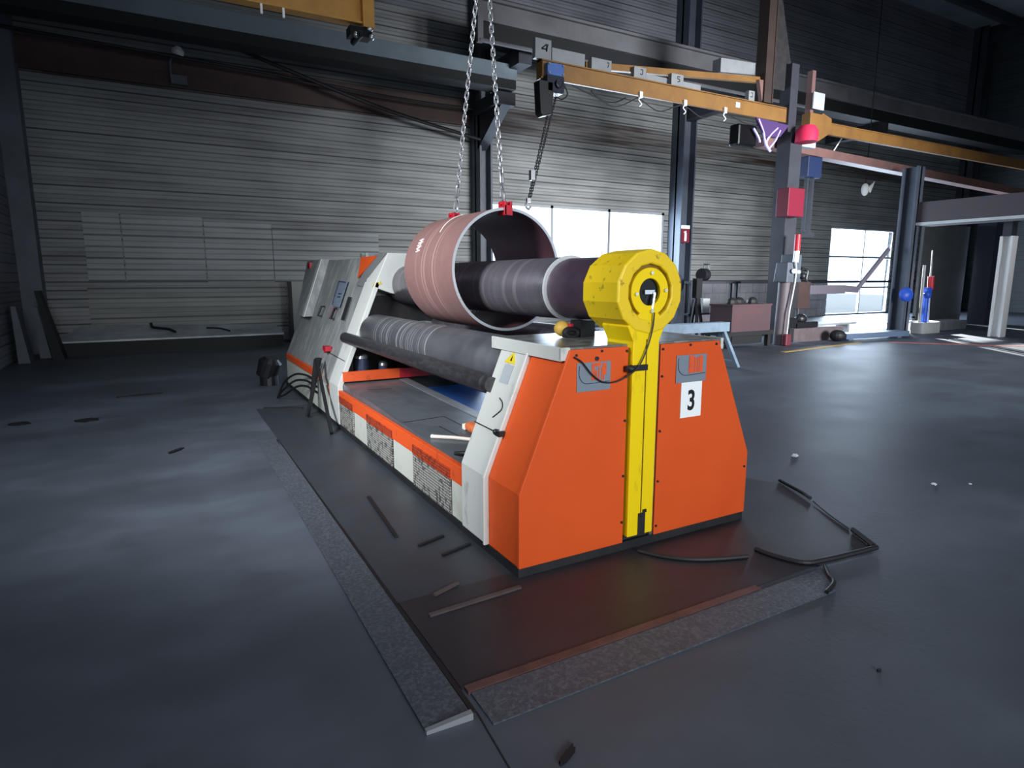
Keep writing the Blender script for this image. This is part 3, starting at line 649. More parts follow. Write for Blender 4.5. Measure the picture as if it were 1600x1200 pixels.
hkb = MB().box(2.44, 2.68, 4.98, 5.12, 4.66, 5.1).tube(curve_pts([(2.56, 5.05, 4.7), (2.62, 5.05, 4.62), (2.56, 5.05, 4.56), (2.5, 5.05, 4.62)]), 0.022, 8).cyl((2.5, 5.05, 5.1), (2.5, 5.05, 9.0), 0.008, n=6).cyl((2.62, 5.05, 5.1), (2.62, 5.05, 9.0), 0.008, n=6)
tag(hkb.build('crane_hook_block', CRANEY, base=(2.56, 5.05, 4.6)), 'yellow crane hook block above the two chain slings', 'crane hook')
struct('crane_bridge_beam', MB().box(-2.75, 37.5, 4.8, 5.3, 9.0, 9.8), CRANEY)

# ------------------------------------------------------------------ yellow boom at top left
yb = thing('jib_crane_boom', 'yellow crane boom end with roller stop above the pale runway beam', 'crane', (3.2, 10.2, 5.55))
MB().box(-2.75, 3.17, 10.1, 10.3, 5.55, 5.58).box(-2.75, 3.17, 10.19, 10.21, 5.58, 6.15).box(-2.75, 3.17, 10.1, 10.3, 6.15, 6.18).build('boom', CRANEY, yb)
MB().box(3.02, 3.2, 10.06, 10.34, 5.5, 6.2).build('end_plate', CRANEY, yb, 0.004)
et = MB().box(2.82, 3.16, 10.08, 10.32, 5.36, 5.5).cyl((2.95, 10.0, 5.36), (2.95, 10.4, 5.36), 0.05, n=16); et.build('end_trolley', HUB, yb, 0.006)
for x in (2.9, 3.14):
    MB().ball((x, 10.06, 5.36), 0.045).build('roller', BRIGHT, yb, smooth=True)
MB().ball((3.12, 10.06, 5.47), 0.05, 0.03, 0.03).build('roller', BRIGHT, yb, smooth=True)
for x in (1.55, 1.85):
    MB().box(x, x + 0.03, 10.1, 10.13, 5.42, 5.55).build('trolley_hanger', LAMPWHITE, yb)

# ------------------------------------------------------------------ orange jib crane on the free-standing column
jc = thing('jib_crane', 'orange jib crane boom on a dark column with white boxes along its top', 'crane', (14.22, 11.0, 0))
MB().box(14.0, 14.44, 10.8, 10.84, 0, 5.3).box(14.0, 14.44, 11.16, 11.2, 0, 5.3).box(14.0, 14.06, 10.84, 11.16, 0, 5.3).box(14.38, 14.44, 10.84, 11.16, 0, 5.3).build('column_shaft', COLD, jc)
MB().box(6.75, 13.95, 10.92, 10.95, 5.55, 5.86).box(6.75, 13.95, 10.92, 11.1, 5.84, 5.88).box(6.75, 13.95, 10.92, 10.98, 5.53, 5.57).box(6.75, 6.78, 10.92, 11.1, 5.53, 5.88).build('boom', JIB, jc, 0.004)
MB().bar((7.9, 11.1, 5.98), (13.3, 11.1, 6.46), 0.1, 0.13).build('tie_bar', JIB, jc)
ms = MB().box(13.05, 13.3, 10.9, 11.2, 5.9, 9.6); ms.box(13.3, 13.34, 10.88, 11.22, 5.9, 9.6)
ms.build('mast', mat('mast_dark_brown', '#30231f', 0.65, 0, '#3e2c26', 2, 0.8), jc)
gs = MB().prism([(13.3, 9.5), (13.5, 8.7), (14.1, 6.9), (14.2, 6.3), (13.3, 6.3)], 'y', 11.02, 11.06).build('gusset', DARKIN, jc)
MB().box(13.92, 14.2, 10.85, 11.15, 5.3, 6.9).build('mast_foot', COLD, jc)
MB().prism([(12.9, 6.4), (13.4, 6.4), (13.2, 5.9), (13.05, 5.9)], 'y', 10.95, 11.05).build('tie_bracket', JIBOLD, jc)
for x in (9.2, 10.47, 11.73):
    t_ = MB().box(x - 0.03, x + 0.05, 10.86, 10.91, 5.48, 5.6).tube(curve_pts([(x, 10.88, 5.48), (x - 0.04, 10.88, 5.43), (x + 0.04, 10.88, 5.36), (x - 0.02, 10.88, 5.3)]), 0.012, 6)
    t_.build('cable_trolley', LAMPWHITE, jc)
MB().tube(curve_pts([(7.5, 10.95, 5.5), (8.1, 10.95, 5.36), (8.6, 10.95, 5.24), (9.2, 10.95, 5.5)]), 0.012, 6).build('supply_cable', RUBBER, jc)
MB().tube(curve_pts([(8.0, 11.0, 5.48), (8.3, 11.0, 5.33), (8.6, 11.0, 5.33), (8.9, 11.0, 5.46)]), 0.018, 6).build('supply_cable', RUBBER, jc)
MB().tube(curve_pts([(9.2, 10.95, 5.5), (9.8, 10.95, 5.3), (10.47, 10.95, 5.5), (11.1, 10.95, 5.32), (11.73, 10.95, 5.5), (12.6, 10.95, 5.35), (13.3, 10.95, 5.4)]), 0.012, 6).build('supply_cable', RUBBER, jc)
MB().cyl((7.22, 10.9, 5.6), (7.22, 10.86, 5.6), 0.02, n=8).build('end_stop', BRIGHT, jc)
MB().box(12.1, 12.25, 10.905, 10.92, 5.66, 5.78).build('rating_label', LABEL, jc)
# white boxes on the boom: each rests on it
def glyph(kind, x, y, z, s):
    g = MB()
    if kind == 'tri': segs = [((0.1, 0.35), (0.8, 0.9)), ((0.8, 0.9), (0.8, 0.1)), ((0.1, 0.35), (0.8, 0.35)), ((0.8, 0.1), (1.0, 0.95))]
    elif kind == 'J': segs = [((0.2, 1), (0.8, 1)), ((0.8, 1), (0.8, 0.1)), ((0.8, 0.1), (0.3, 0)), ((0.3, 0), (0.1, 0.2))]
    elif kind == '5': segs = [((0.9, 1), (0.2, 1)), ((0.2, 1), (0.2, 0.55)), ((0.2, 0.55), (0.8, 0.5)), ((0.8, 0.5), (0.85, 0.1)), ((0.85, 0.1), (0.2, 0))]
    else: segs = [((0.5, 1), (0.9, 0.95)), ((0.9, 0.95), (0.55, 0.0)), ((0.5, 1), (0.45, 0.85))]
    for a, b in segs: g.bar((x + a[0] * s, y, z + a[1] * s), (x + b[0] * s, y, z + b[1] * s), 0.004, s * 0.16, (0, 1, 0) if False else (0, 0, 1))
    return g
for i, (x0, x1, z1, gl, gx, lab) in enumerate([
        (6.62, 6.98, 6.24, 'tri', 6.74, 'square white box with a black triangle mark on the boom tip above the hoist'),
        (7.0, 7.78, 6.12, None, 0, 'long pale box lying on the boom beside the triangle-marked box'),
        (7.95, 8.45, 6.1, '1', 8.3, 'white box on the boom just before the tie bar begins'),
        (9.05, 9.38, 6.1, 'J', 9.2, 'small white box with a black hook-like letter above the middle of the boom'),
        (10.1, 10.45, 6.12, '5', 10.25, 'small white box with a black numeral five on the boom'),
        (12.55, 12.75, 6.1, 'J', 12.6, 'smallest white box on the boom close to the mast')]):
    b = MB().box(x0, x1, 10.93, 11.04, 5.88, z1).build('marker_box', BOXGREY, base=((x0 + x1) / 2, 11, 5.88)); tag(b, lab, 'box', 'white boxes on the orange boom')
    if gl: glyph(gl, gx, 10.927, 5.88 + (z1 - 5.88) * 0.35, (z1 - 5.88) * 0.45).build('marking', INK, b)
for i, (x0, x1, lab) in enumerate([(9.4, 9.98, 'pale strip box lying behind the hook-letter box on the boom'), (10.47, 11.0, 'pale strip box lying past the numeral five box on the boom')]):
    tag(MB().box(x0, x1, 10.95, 11.06, 5.88, 6.0).build('strip_box', BOXGREY, base=(x0, 11, 5.88)), lab, 'box', 'white boxes on the orange boom')
tag(MB().hull8([(11.7, 11.05, 6.41), (12.85, 11.05, 6.515), (12.85, 11.3, 6.515), (11.7, 11.3, 6.41), (11.7, 11.05, 6.72), (12.85, 11.05, 6.78), (12.85, 11.3, 6.78), (11.7, 11.3, 6.72)]).build('cover_box', BOXGREY, base=(12.3, 11.1, 6.45)), 'large pale box resting on the tie bar beside the rusty mast', 'box')
# chain hoist at the tip
hs = thing('chain_hoist', 'black and blue electric chain hoist hanging at the boom tip', 'hoist', (7.0, 10.9, 5.0))
MB().box(6.82, 7.2, 10.8, 10.91, 5.58, 5.8).build('trolley_plate', mat('hoist_blue_plate', '#5a78b8', 0.35, 0.4), hs, 0.01)
for x in (6.85, 7.17):
    for z in (5.61, 5.77): MB().cyl((x, 10.8, z), (x, 10.77, z), 0.022, n=8).build('bolt', BRIGHT, hs)
MB().box(6.8, 7.2, 10.78, 11.05, 5.26, 5.58).cyl((7.05, 10.77, 5.42), (7.05, 10.72, 5.42), 0.08, n=20).build('motor', mat('hoist_dark_blue', '#141a2c', 0.4), hs, 0.03)
MB().prism([(6.62, 5.45), (6.95, 5.45), (6.93, 4.86), (6.72, 4.8), (6.66, 4.86)], 'y', 10.78, 11.0).build('chain_bag', BLACKPLASTIC, hs, 0.02)
MB().tube(curve_pts([(7.2, 10.85, 5.5), (7.32, 10.85, 5.3), (7.2, 10.85, 5.18), (7.05, 10.85, 5.2)]), 0.015, 6).build('pendant_cable', RUBBER, hs)
def thin_chain(p, q, r=0.011, pitch=0.055):
    mb = MB(); p = Vector(p); q = Vector(q); t = (q - p).normalized(); n1 = t.orthogonal().normalized(); n2 = t.cross(n1)
    for k in range(int((q - p).length / pitch)): link_loop(p + t * (k + 0.5) * pitch, t, n1 if k % 2 else n2, 0.04, 0.019, r * 0.75, mb, 8)
    return mb
thin_chain((7.0, 10.9, 5.26), (6.45, 10.9, 3.2)).build('load_chain', BLACK, hs)
thin_chain((7.12, 10.95, 5.26), (6.52, 10.95, 3.22)).build('load_chain', BLACK, hs)
MB().tube(curve_pts([(6.45, 10.9, 3.22), (6.4, 10.9, 3.12), (6.46, 10.9, 3.05), (6.52, 10.9, 3.1)]), 0.02, 8).box(6.42, 6.5, 10.87, 10.93, 3.18, 3.26).build('hoist_hook', CHAIN, hs)
MB().box(6.5, 6.6, 10.86, 10.96, 3.6, 3.8).build('chain_stop', CHAIN, hs, 0.01)
# cloths, straps and red ball at the column head
tag(MB().prism([(12.75, 5.5), (13.95, 5.45), (13.65, 5.15), (13.1, 5.1)], 'y', 10.84, 10.9).build('purple_cloth', STRAPP, base=(13.3, 10.9, 5.2)), 'dark purple cloth hanging under the orange boom by the column', 'cloth')
sw = MB()
for pts in ([(12.85, 5.48), (13.05, 5.2), (13.15, 4.95), (13.3, 4.8)], [(13.55, 5.35), (13.3, 5.15), (13.18, 4.95), (13.35, 4.78)], [(12.7, 5.25), (12.9, 5.05), (12.95, 4.95)], [(13.65, 5.3), (13.5, 5.05), (13.3, 4.85)]):
    sw.tube(curve_pts([(a, 10.86, b) for a, b in pts]), 0.03, 6)
tag(sw.build('webbing_sling', STRAPW, base=(13.2, 10.86, 5.0)), 'tangle of lilac webbing slings hanging below the purple cloth', 'sling')
tag(MB().box(12.3, 12.85, 10.9, 11.2, 4.85, 5.4).build('slewing_gearbox', BLACKPLASTIC, jc, 0.04), 'x', 'x') if False else MB().box(12.3, 12.95, 10.95, 11.25, 4.85, 5.35).build('gearbox', HUB, jc, 0.05)
tag(MB().lathe((14.25, 10.55, 5.03), (0, 0, 1), [(0, 0.05), (0.0, 0.27), (0.25, 0.27), (0.38, 0.18), (0.42, 0.02)], 20).build('red_cover', PINK, base=(14.25, 10.55, 5.03), smooth=True), 'bright pinkish red dome cover at the head of the dark column', 'cover')
# second boom to the right and the long rusty beam under it
j2 = thing('jib_crane_boom', 'orange crane boom running right from a stepped bracket by the column head', 'crane', (14.9, 11.0, 5.3))
MB().prism([(14.75, 5.86), (15.2, 5.86), (15.25, 5.9), (15.62, 5.8), (15.62, 5.45), (15.15, 5.2), (14.75, 5.2)], 'y', 10.85, 11.1).build('bracket', JIB, j2, 0.01)
MB().box(15.1, 37.5, 10.9, 11.0, 5.42, 5.7).box(15.1, 37.5, 10.88, 11.08, 5.68, 5.71).build('boom', JIB, j2, 0.004)
MB().box(14.5, 15.1, 10.88, 11.05, 5.02, 5.22).build('boom_pivot', LABEL, j2, 0.02)
MB().box(14.85, 14.98, 10.95, 11.1, 5.86, 6.9).build('tie_post', JIBOLD, j2)
sgn = MB().box(14.78, 15.22, 10.82, 10.85, 5.95, 6.35).build('sign_plate', PALEGREY, j2)
rbm = MB().hull8([(13.6, 11.25, 5.0), (34.0, 12.9, 5.0), (34.0, 13.3, 5.0), (13.6, 11.55, 5.0), (13.6, 11.25, 5.22), (34.0, 12.9, 5.28), (34.0, 13.3, 5.28), (13.6, 11.55, 5.22)])
tag(rbm.build('rusty_beam', JIBOLD, base=(14, 11.4, 5)), 'long rusty pink beam running right behind the dark column', 'beam')
tag(MB().bar((17.0, 11.7, 5.24), (17.15, 11.55, 5.62), 0.03, 0.03).build('light_tube', LAMPWHITE, base=(17, 11, 5.28)), 'short white tube standing on the rusty beam', 'tube')
# things on the jib column
tag(MB().box(13.62, 14.22, 10.45, 10.8, 3.22, 3.9).build('red_wall_box', REDBOX, base=(13.9, 10.6, 3.22), bevel=0.01), 'red box fixed high on the dark jib column', 'box')
pb = MB().box(13.95, 14.3, 10.45, 10.8, 1.72, 2.3).hull8([(13.7, 10.4, 1.6), (14.3, 10.4, 1.6), (14.3, 10.8, 1.6), (13.7, 10.8, 1.6), (13.78, 10.45, 2.1), (14.0, 10.45, 2.1), (14.0, 10.8, 2.1), (13.78, 10.8, 2.1)])
tag(pb.build('junction_box', COLG, base=(14, 10.6, 1.6), bevel=0.02), 'grey junction box halfway up the dark jib column', 'box')
fl = thing('warning_pole', 'red and white banded warning pole on the dark jib column', 'pole', (14.05, 10.38, 0.2))
MB().cyl((13.98, 10.38, 2.38), (13.98, 10.38, 2.78), 0.075, n=16).build('red_band', RED, fl, smooth=True)
MB().cyl((13.96, 10.38, 2.1), (13.98, 10.38, 2.38), 0.07, n=16).build('white_band', LAMPWHITE, fl, smooth=True)
MB().tube([(13.96, 10.38, 2.12), (14.02, 10.38, 1.9), (14.0, 10.38, 1.6), (13.86, 10.38, 0.85), (13.83, 10.38, 0.28)], 0.022, 8).build('thin_rod', PALEGREY, fl)
MB().ball((13.9, 10.36, 1.88), 0.08, 0.05, 0.06).ball((14.08, 10.36, 1.86), 0.05).build('clip', LAMPWHITE, fl)
MB().box(13.72, 13.92, 10.3, 10.44, 0.0, 0.3).build('red_foot', mat('maroon_paint', '#5e1c2c', 0.6), fl, 0.03)
tag(MB().ball((14.38, 10.45, 1.76), 0.09).tube(curve_pts([(14.3, 10.45, 1.95), (14.48, 10.4, 1.9), (14.46, 10.4, 1.7), (14.5, 10.4, 1.62)]), 0.035, 8).build('valve', BLACKPLASTIC, base=(14.4, 10.4, 1.6), smooth=True), 'black valve beside the grey junction box', 'valve')
tag(MB().cyl((13.9, 10.64, 0), (13.96, 10.64, 1.6), 0.155, n=20).build('column_casing', mat('pinkish_casing', '#5c5258', 0.6, 0, '#4a444a', 2, 0.7), base=(13.9, 10.6, 0), smooth=True), 'pinkish grey casing pipe below the grey junction box', 'pipe')

# ------------------------------------------------------------------ right background
c2 = MB().box(19.93, 20.3, 10.9, 10.95, 0, 5.0).box(19.93, 20.3, 11.31, 11.36, 0, 5.0).box(20.08, 20.15, 10.9, 11.36, 0, 5.0)
struct('column', c2, COLB)
ga = thing('steel_gantry', 'dark steel gantry beam with pale underside carried by a sunlit pale pillar', 'gantry', (21.4, 9.0, 0))
MB().box(20.1, 20.9, 6.2, 10.89, 3.36, 3.95).build('gantry_beam', mat('gantry_brown', '#3a343c', 0.6, 0, '#44342f', 2, 0.8), ga)
MB().box(20.08, 20.95, 6.2, 10.89, 3.28, 3.36).build('lower_flange', PALEGREY, ga)
MB().box(21.3, 21.62, 8.85, 8.9, 0, 2.9).box(21.3, 21.62, 9.12, 9.17, 0, 2.9).box(21.43, 21.49, 8.9, 9.12, 0, 2.9).build('pillar', LAMPWHITE, ga)
MB().box(21.3, 21.62, 8.9, 9.12, 2.9, 3.3).build('pillar_head', COLD, ga)
MB().box(20.6, 21.62, 8.85, 9.17, 3.3, 3.4).build('pillar_bracket', COLD, ga)
tag(MB().box(26.6, 27.4, 11.6, 12.2, 0, 3.9).build('dark_steel_cabinet', mat('dark_blue_cabinet', '#3c4152', 0.6), base=(27, 11.9, 0)), 'tall dark blue cabinet behind the sunlit pale pillar', 'cabinet')
tag(MB().box(23.45, 26.5, 12.4, 12.5, 0.0, 3.6).box(23.45, 26.5, 12.38, 12.52, 0.3, 0.36).build('partition_panel', mat('grey_partition', '#6c6e6e', 0.7, 0, '#555856', 1.2, 0.8), base=(25, 12.45, 0)), 'grey partition panel standing behind the gantry beam', 'panel')
tag(MB().box(21.7, 24.0, 11.0, 11.6, 0, 0.3).build('concrete_plinth', mat('plinth_concrete', '#8e9094', 0.8, 0, '#6a6c70', 3, 0.7), base=(22.8, 11.3, 0)), 'pale concrete plinth below the grey partition panel', 'plinth')
# small tools at the column by the gate
bx = thing('tool_stand', 'blue and red tool stand with pale rods beside the far blue column', 'tool stand', (21.6, 11.2, 0))
MB().cyl((20.5, 10.7, 0.3), (20.45, 10.7, 2.1), 0.04, n=10).build('rod', PALEGREY, bx); MB().cyl((20.95, 10.7, 0.3), (20.8, 10.7, 2.55), 0.05, 0.015, n=10).build('rod', PALEGREY, bx)
MB().cyl((20.9, 10.69, 1.36), (20.87, 10.69, 1.76), 0.09, n=14).build('red_sleeve', RED, bx, smooth=True)
MB().box(20.6, 20.85, 10.6, 10.76, 1.1, 1.42).ball((20.6, 10.62, 1.2), 0.1).build('blue_regulator', BLUEPL, bx, 0.03)
MB().cyl((20.72, 10.7, 0.3), (20.7, 10.7, 1.1), 0.09, n=14).build('blue_cylinder', BLUEPL, bx, smooth=True)
MB().box(20.32, 21.35, 10.5, 10.85, 0, 0.35).build('stand_base', PALEGREY, bx, 0.02)
tag(MB().lathe((19.9, 10.9, 1.2), (-0.3, -1, 0.2), [(0, 0.2), (0.1, 0.22), (0.16, 0.16), (0.2, 0.05)], 18).build('blue_lamp', BLUEPL, base=(19.9, 10.9, 1.2), smooth=True), 'blue round lamp housing low on the far blue column', 'lamp')
# dark arm reaching across the gate
ea = thing('extraction_arm', 'grey bent extraction arm on a brown box stand reaching across the bright gate', 'extraction arm', (15.95, 11.67, 0))
MB().box(16.2, 18.0, 11.6, 11.75, 1.25, 1.5).bar((18.0, 11.67, 1.4), (18.7, 11.67, 1.36), 0.12, 0.18).build('boom', mat('arm_grey', '#65606a', 0.5), ea)
MB().bar((18.7, 11.67, 1.38), (19.7, 11.4, 2.6), 0.08, 0.1).build('bent_duct', MATS['arm_grey'], ea)
MB().box(15.7, 16.2, 11.5, 11.85, 0.85, 1.6).build('arm_box', RUSTB, ea)
MB().cyl((15.95, 11.67, 0), (15.95, 11.67, 0.9), 0.06, n=10).build('stand_pole', COLD, ea)
tag(MB().box(15.6, 16.3, 12.6, 13.0, 0, 0.95).build('grey_cabinet', PALEGREY, base=(15.95, 12.8, 0), bevel=0.02), 'pale grey low cabinet left of the bright gate', 'cabinet')
tag(MB().box(14.75, 16.9, 10.85, 11.0, 0.0, 0.36).build('low_partition', mat('low_brown_partition', '#55494a', 0.7, 0, '#6b6468', 2, 0.8), base=(15.8, 10.9, 0)), 'low brown grey board standing right of the dark jib column', 'board')
cl_ = MB().box(14.9, 15.3, 11.15, 11.5, 0.0, 0.62).ball((15.6, 11.3, 0.58), 0.2, 0.16, 0.14).box(15.2, 16.2, 11.15, 11.5, 0, 0.5)
tag(cl_.build('tool_crate', BLACKPLASTIC, base=(15.4, 11.3, 0), bevel=0.03), 'black crate heaped with tools behind the low brown board', 'crate')
tr = MB(); 
tr.hull8([(16.3, 10.35, 0.05), (18.9, 10.1, 0.05), (18.95, 10.5, 0.05), (16.35, 10.75, 0.05), (16.3, 10.35, 0.2), (18.9, 10.1, 0.2), (18.95, 10.5, 0.2), (16.35, 10.75, 0.2)]).box(16.5, 16.7, 10.4, 10.7, 0, 0.05).box(18.5, 18.7, 10.2, 10.45, 0, 0.05)
tag(tr.build('steel_girder', mat('girder_bluegrey', '#5f7088', 0.45, 0.2), base=(17.6, 10.4, 0)), 'blue grey steel girder lying on the floor before the bright gate', 'girder')
tag(MB().ball((16.05, 10.45, 0.16), 0.22, 0.2, 0.16).build('black_bundle', RUBBER, base=(16.2, 10.5, 0)), 'black bundle lying at the left end of the blue grey girder', 'bundle')
gm = MB().box(17.0, 19.2, 11.9, 12.5, 0.28, 0.34)
for x in (17.1, 18.9): gm.box(x, x + 0.1, 12.0, 12.4, 0, 0.28)
tag(gm.build('low_bench', PALEGREY, base=(18, 12.2, 0)), 'low pale bench standing in front of the bright gate', 'bench')
struct('floor_marking_yellow', MB().prism([(12.55, 9.42), (12.55, 9.54), (16.3, 10.05), (16.3, 9.9)], 'z', 0.0, 0.006), LINEY)
struct('floor_marking_red', MB().prism([(17.0, 9.55), (17.1, 9.65), (19.6, 6.7), (19.5, 6.6)], 'z', 0.0, 0.006), LINER)
hp = thing('hanging_pipe', 'dark twin pipe with a navy blue box hanging from the rusty beam', 'pipe', (16.0, 11.6, 2.85))
MB().box(16.08, 16.15, 11.6, 11.7, 2.95, 4.5).box(15.97, 16.25, 11.55, 11.75, 2.85, 2.97).box(15.85, 15.92, 11.6, 11.7, 3.0, 4.5).build('twin_pipe', COLD, hp)
MB().box(15.7, 16.3, 11.5, 11.8, 4.45, 5.0).build('motor_box', mat('navy_box', '#1c2c50', 0.5), hp, 0.02)
hl = thing('hanging_lamp', 'white hanging lamp above the bright gate', 'lamp', (22.4, 14.0, 4.9))
MB().ball((22.35, 14.0, 4.85), 0.13, 0.13, 0.22).build('bulb', LAMPWHITE, hl, smooth=True)
MB().prism([(22.45, 4.95), (22.75, 5.15), (22.55, 4.75)], 'y', 13.9, 13.95).build('reflector', LAMPWHITE, hl)
MB().cyl((22.35, 14.0, 5.0), (22.35, 14.0, 14.0), 0.015, n=6).build('cord', RUBBER, hl)
tag(MB().cyl((22.4, 17.9, 4.1), (22.4, 17.9, 6.2), 0.02, n=6).build('wall_conduit', RUBBER, base=(22.4, 17.9, 4.1)), 'thin dark conduit running up the cladding left of the bright gate', 'pipe')
lf = thing('wall_lamp', 'small white lamp on a bracket high on the left cladding', 'lamp', (0.78, 17.8, 6.3))
MB().lathe((0.78, 17.65, 6.93), (0.2, -0.3, 1), [(0, 0.13), (0.1, 0.13), (0.18, 0.05)], 16).build('lamp_head', LAMPWHITE, lf, smooth=True)
MB().tube(curve_pts([(0.62, 17.85, 6.35), (0.62, 17.8, 6.8), (0.75, 17.7, 6.95)]), 0.03, 8).box(0.6, 0.95, 17.75, 17.92, 6.3, 6.5).build('bracket', COLG, lf)
# rusty bin on a dark trolley, reel, tripod, grinder disc, fire sign, trestle
tag(MB().box(12.05, 13.45, 10.6, 11.3, 0.4, 1.05).box(12.03, 13.47, 10.58, 11.32, 1.03, 1.07).build('steel_bin', BINRUST, base=(12.7, 10.9, 0.4)), 'rust-brown steel bin left of the dark jib column', 'bin')
bt = MB().box(11.9, 13.55, 10.55, 11.4, 0.3, 0.4)
for x in (11.95, 13.4):
    for y in (10.6, 11.25): bt.box(x, x + 0.1, y, y + 0.1, 0, 0.3)
bt.box(12.2, 13.3, 10.7, 11.2, 0.08, 0.3)
tag(bt.build('bin_stand', PLATEDARK, base=(12.7, 10.9, 0)), 'dark low stand under the rust-brown steel bin', 'stand')
for k, (x, y) in enumerate([(12.3, 10.9), (12.75, 11.0), (13.15, 10.9)]):
    pass
scr = MB()
for x, y, a in ((12.3, 10.85, 0.16), (12.7, 11.0, 0.2), (13.1, 10.9, 0.17)): scr.ball((x, y, 1.1), a, a * 0.8, 0.14, 10, 6)
tag(scr.build('scrap_heap', RUBBER, base=(12.7, 10.9, 1.0)), 'dark scrap heaped in the rust-brown steel bin', 'scrap', None, 'stuff')
tp = MB().box(12.0, 12.2, 11.75, 11.9, 1.2, 1.7)
for dx, dy in ((-0.1, -0.15), (0.32, 0.0), (0.05, 0.3)): tp.bar((12.1, 11.82, 1.4), (12.1 + dx, 11.82 + dy, 0), 0.06, 0.06)
tag(tp.build('tripod_stand', BLACKPLASTIC, base=(12.1, 11.8, 0)), 'black tripod stand left of the rust-brown bin', 'stand')
rs = thing('cable_reel', 'black cable reel with a carrying handle on the block wall shelf', 'cable reel', (12.9, 12.4, 1.6))
MB().cyl((12.75, 12.35, 1.8), (13.02, 12.45, 1.8), 0.17, n=20).build('drum', BLACKPLASTIC, rs, 0.02)
MB().tube([(12.9, 12.4, 1.95), (12.88, 12.4, 2.08), (13.1, 12.4, 2.08), (13.1, 12.4, 1.75)], 0.022, 8).build('handle', BLACKPLASTIC, rs)
sb = MB().box(12.3, 14.2, 12.25, 12.6, 1.56, 1.62)
for x in (12.35, 14.08): sb.box(x, x + 0.07, 12.3, 12.37, 0, 1.56); sb.box(x, x + 0.07, 12.5, 12.57, 0, 1.56)
sb.box(12.3, 14.2, 12.3, 12.55, 0.72, 0.76)
tag(sb.build('tool_shelf', COLD, base=(13.2, 12.4, 0)), 'dark open tool shelf carrying the cable reel', 'shelf')
for i, (x, z, m_, lb) in enumerate([(12.5, 0.76, BLACKPLASTIC, 'black case on the lower tool shelf board'), (12.85, 0.76, PALEGREY, 'pale grey case on the lower tool shelf board')]):
    tag(MB().box(x, x + 0.26, 12.32, 12.52, z, z + 0.4).build('tool_case', m_, base=(x, 12.4, z), bevel=0.01), lb, 'case')
fd = thing('hose_reel', 'dark blue round hose reel left of the tool shelf', 'hose reel', (11.9, 12.4, 1.4))
MB().cyl((11.85, 12.3, 1.55), (11.85, 12.48, 1.55), 0.27, n=28).build('disc', mat('reel_navy', '#242a3c', 0.5), fd, 0.03)
MB().cyl((11.85, 12.28, 1.55), (11.85, 12.3, 1.55), 0.05, n=14).build('hub', HUB, fd)
MB().box(11.78, 11.92, 12.42, 12.5, 0, 1.6).build('post', COLD, fd)
MB().tube(curve_pts([(11.75, 12.3, 1.35), (11.68, 12.28, 1.05), (11.75, 12.28, 0.85), (11.9, 12.28, 0.9)]), 0.025, 8).build('hose', RUBBER, fd)
fs = MB().box(16.8, 17.2, 17.33, 17.352, 3.0, 3.5).build('fire_sign', REDBOX, base=(17.0, 17.34, 3.0))
tag(fs, 'red fire extinguisher sign with white pictogram on the blue grey column', 'sign')
MB().box(16.78, 17.2, 17.33, 17.345, 3.5, 3.62).build('white_header', PAPER, fs)
MB().box(16.95, 17.05, 17.32, 17.332, 3.06, 3.34).box(16.97, 17.03, 17.32, 17.332, 3.34, 3.42).box(16.91, 16.99, 17.32, 17.332, 3.36, 3.4).build('pictogram', PAPER, fs)
tt = thing('trestle', 'blue grey steel trestle standing behind the orange end housing', 'trestle', (8.6, 8.6, 0))
MB().box(7.2, 9.62, 8.5, 8.72, 0.68, 0.86).build('top_beam', TRESTLE, tt, 0.006)
for x in (7.3, 9.5):
    for y in (8.2, 9.02): MB().bar((x + 0.06, 8.61, 0.7), (x + 0.06, y, 0.0), 0.07, 0.07).build('leg', TRESTLE, tt)
    MB().bar((x + 0.06, 8.25, 0.1), (x + 0.06, 8.97, 0.1), 0.06, 0.06).build('cross_rail', TRESTLE, tt)
for x0, x1 in ((8.0, 7.6), (8.15, 8.55)): MB().bar((x0, 8.61, 0.7), (x1, 8.61, 0.4), 0.05, 0.05).build('brace', TRESTLE, tt)
MB().bar((7.36, 8.61, 0.4), (9.56, 8.61, 0.4), 0.05, 0.05).build('lower_rail', TRESTLE, tt)

# ------------------------------------------------------------------ left background
ps = thing('steel_plate_stack', 'pale steel sheet lying on a dark base along the left back wall', 'steel plates', (0.2, 16.9, 0))
MB().hull8([(-2.2, 16.5, 0.3), (2.62, 16.55, 0.3), (2.62, 17.9, 0.44), (-1.7, 17.9, 0.56), (-2.2, 16.5, 0.34), (2.62, 16.55, 0.34), (2.62, 17.9, 0.48), (-1.7, 17.9, 0.6)]).build('top_sheet', PLATESTACK, ps)
MB().hull8([(-2.15, 16.53, 0), (2.6, 16.57, 0), (2.6, 17.85, 0), (-2.15, 17.85, 0), (-2.15, 16.53, 0.3), (2.6, 16.57, 0.3), (2.6, 17.85, 0.43), (-1.75, 17.85, 0.55)]).build('base', PLATEDARK, ps)  # solid base; the shadow under the sheet is put into its near-black colour
for i, (pts, lb) in enumerate([([(-0.3, 17.7, 0.6), (-0.25, 17.4, 0.53), (0.05, 17.2, 0.49), (0.2, 16.9, 0.44)], 'black bent strip on the pale steel sheet, further left'), ([(0.9, 17.3, 0.48), (1.2, 17.2, 0.46), (1.4, 16.95, 0.41)], 'thin dark strip on the pale steel sheet, further right')]):
    tag(MB().tube(curve_pts(pts), 0.035 - 0.012 * i, 6).build('scrap_strip', RUBBER, base=pts[0]), lb, 'scrap')
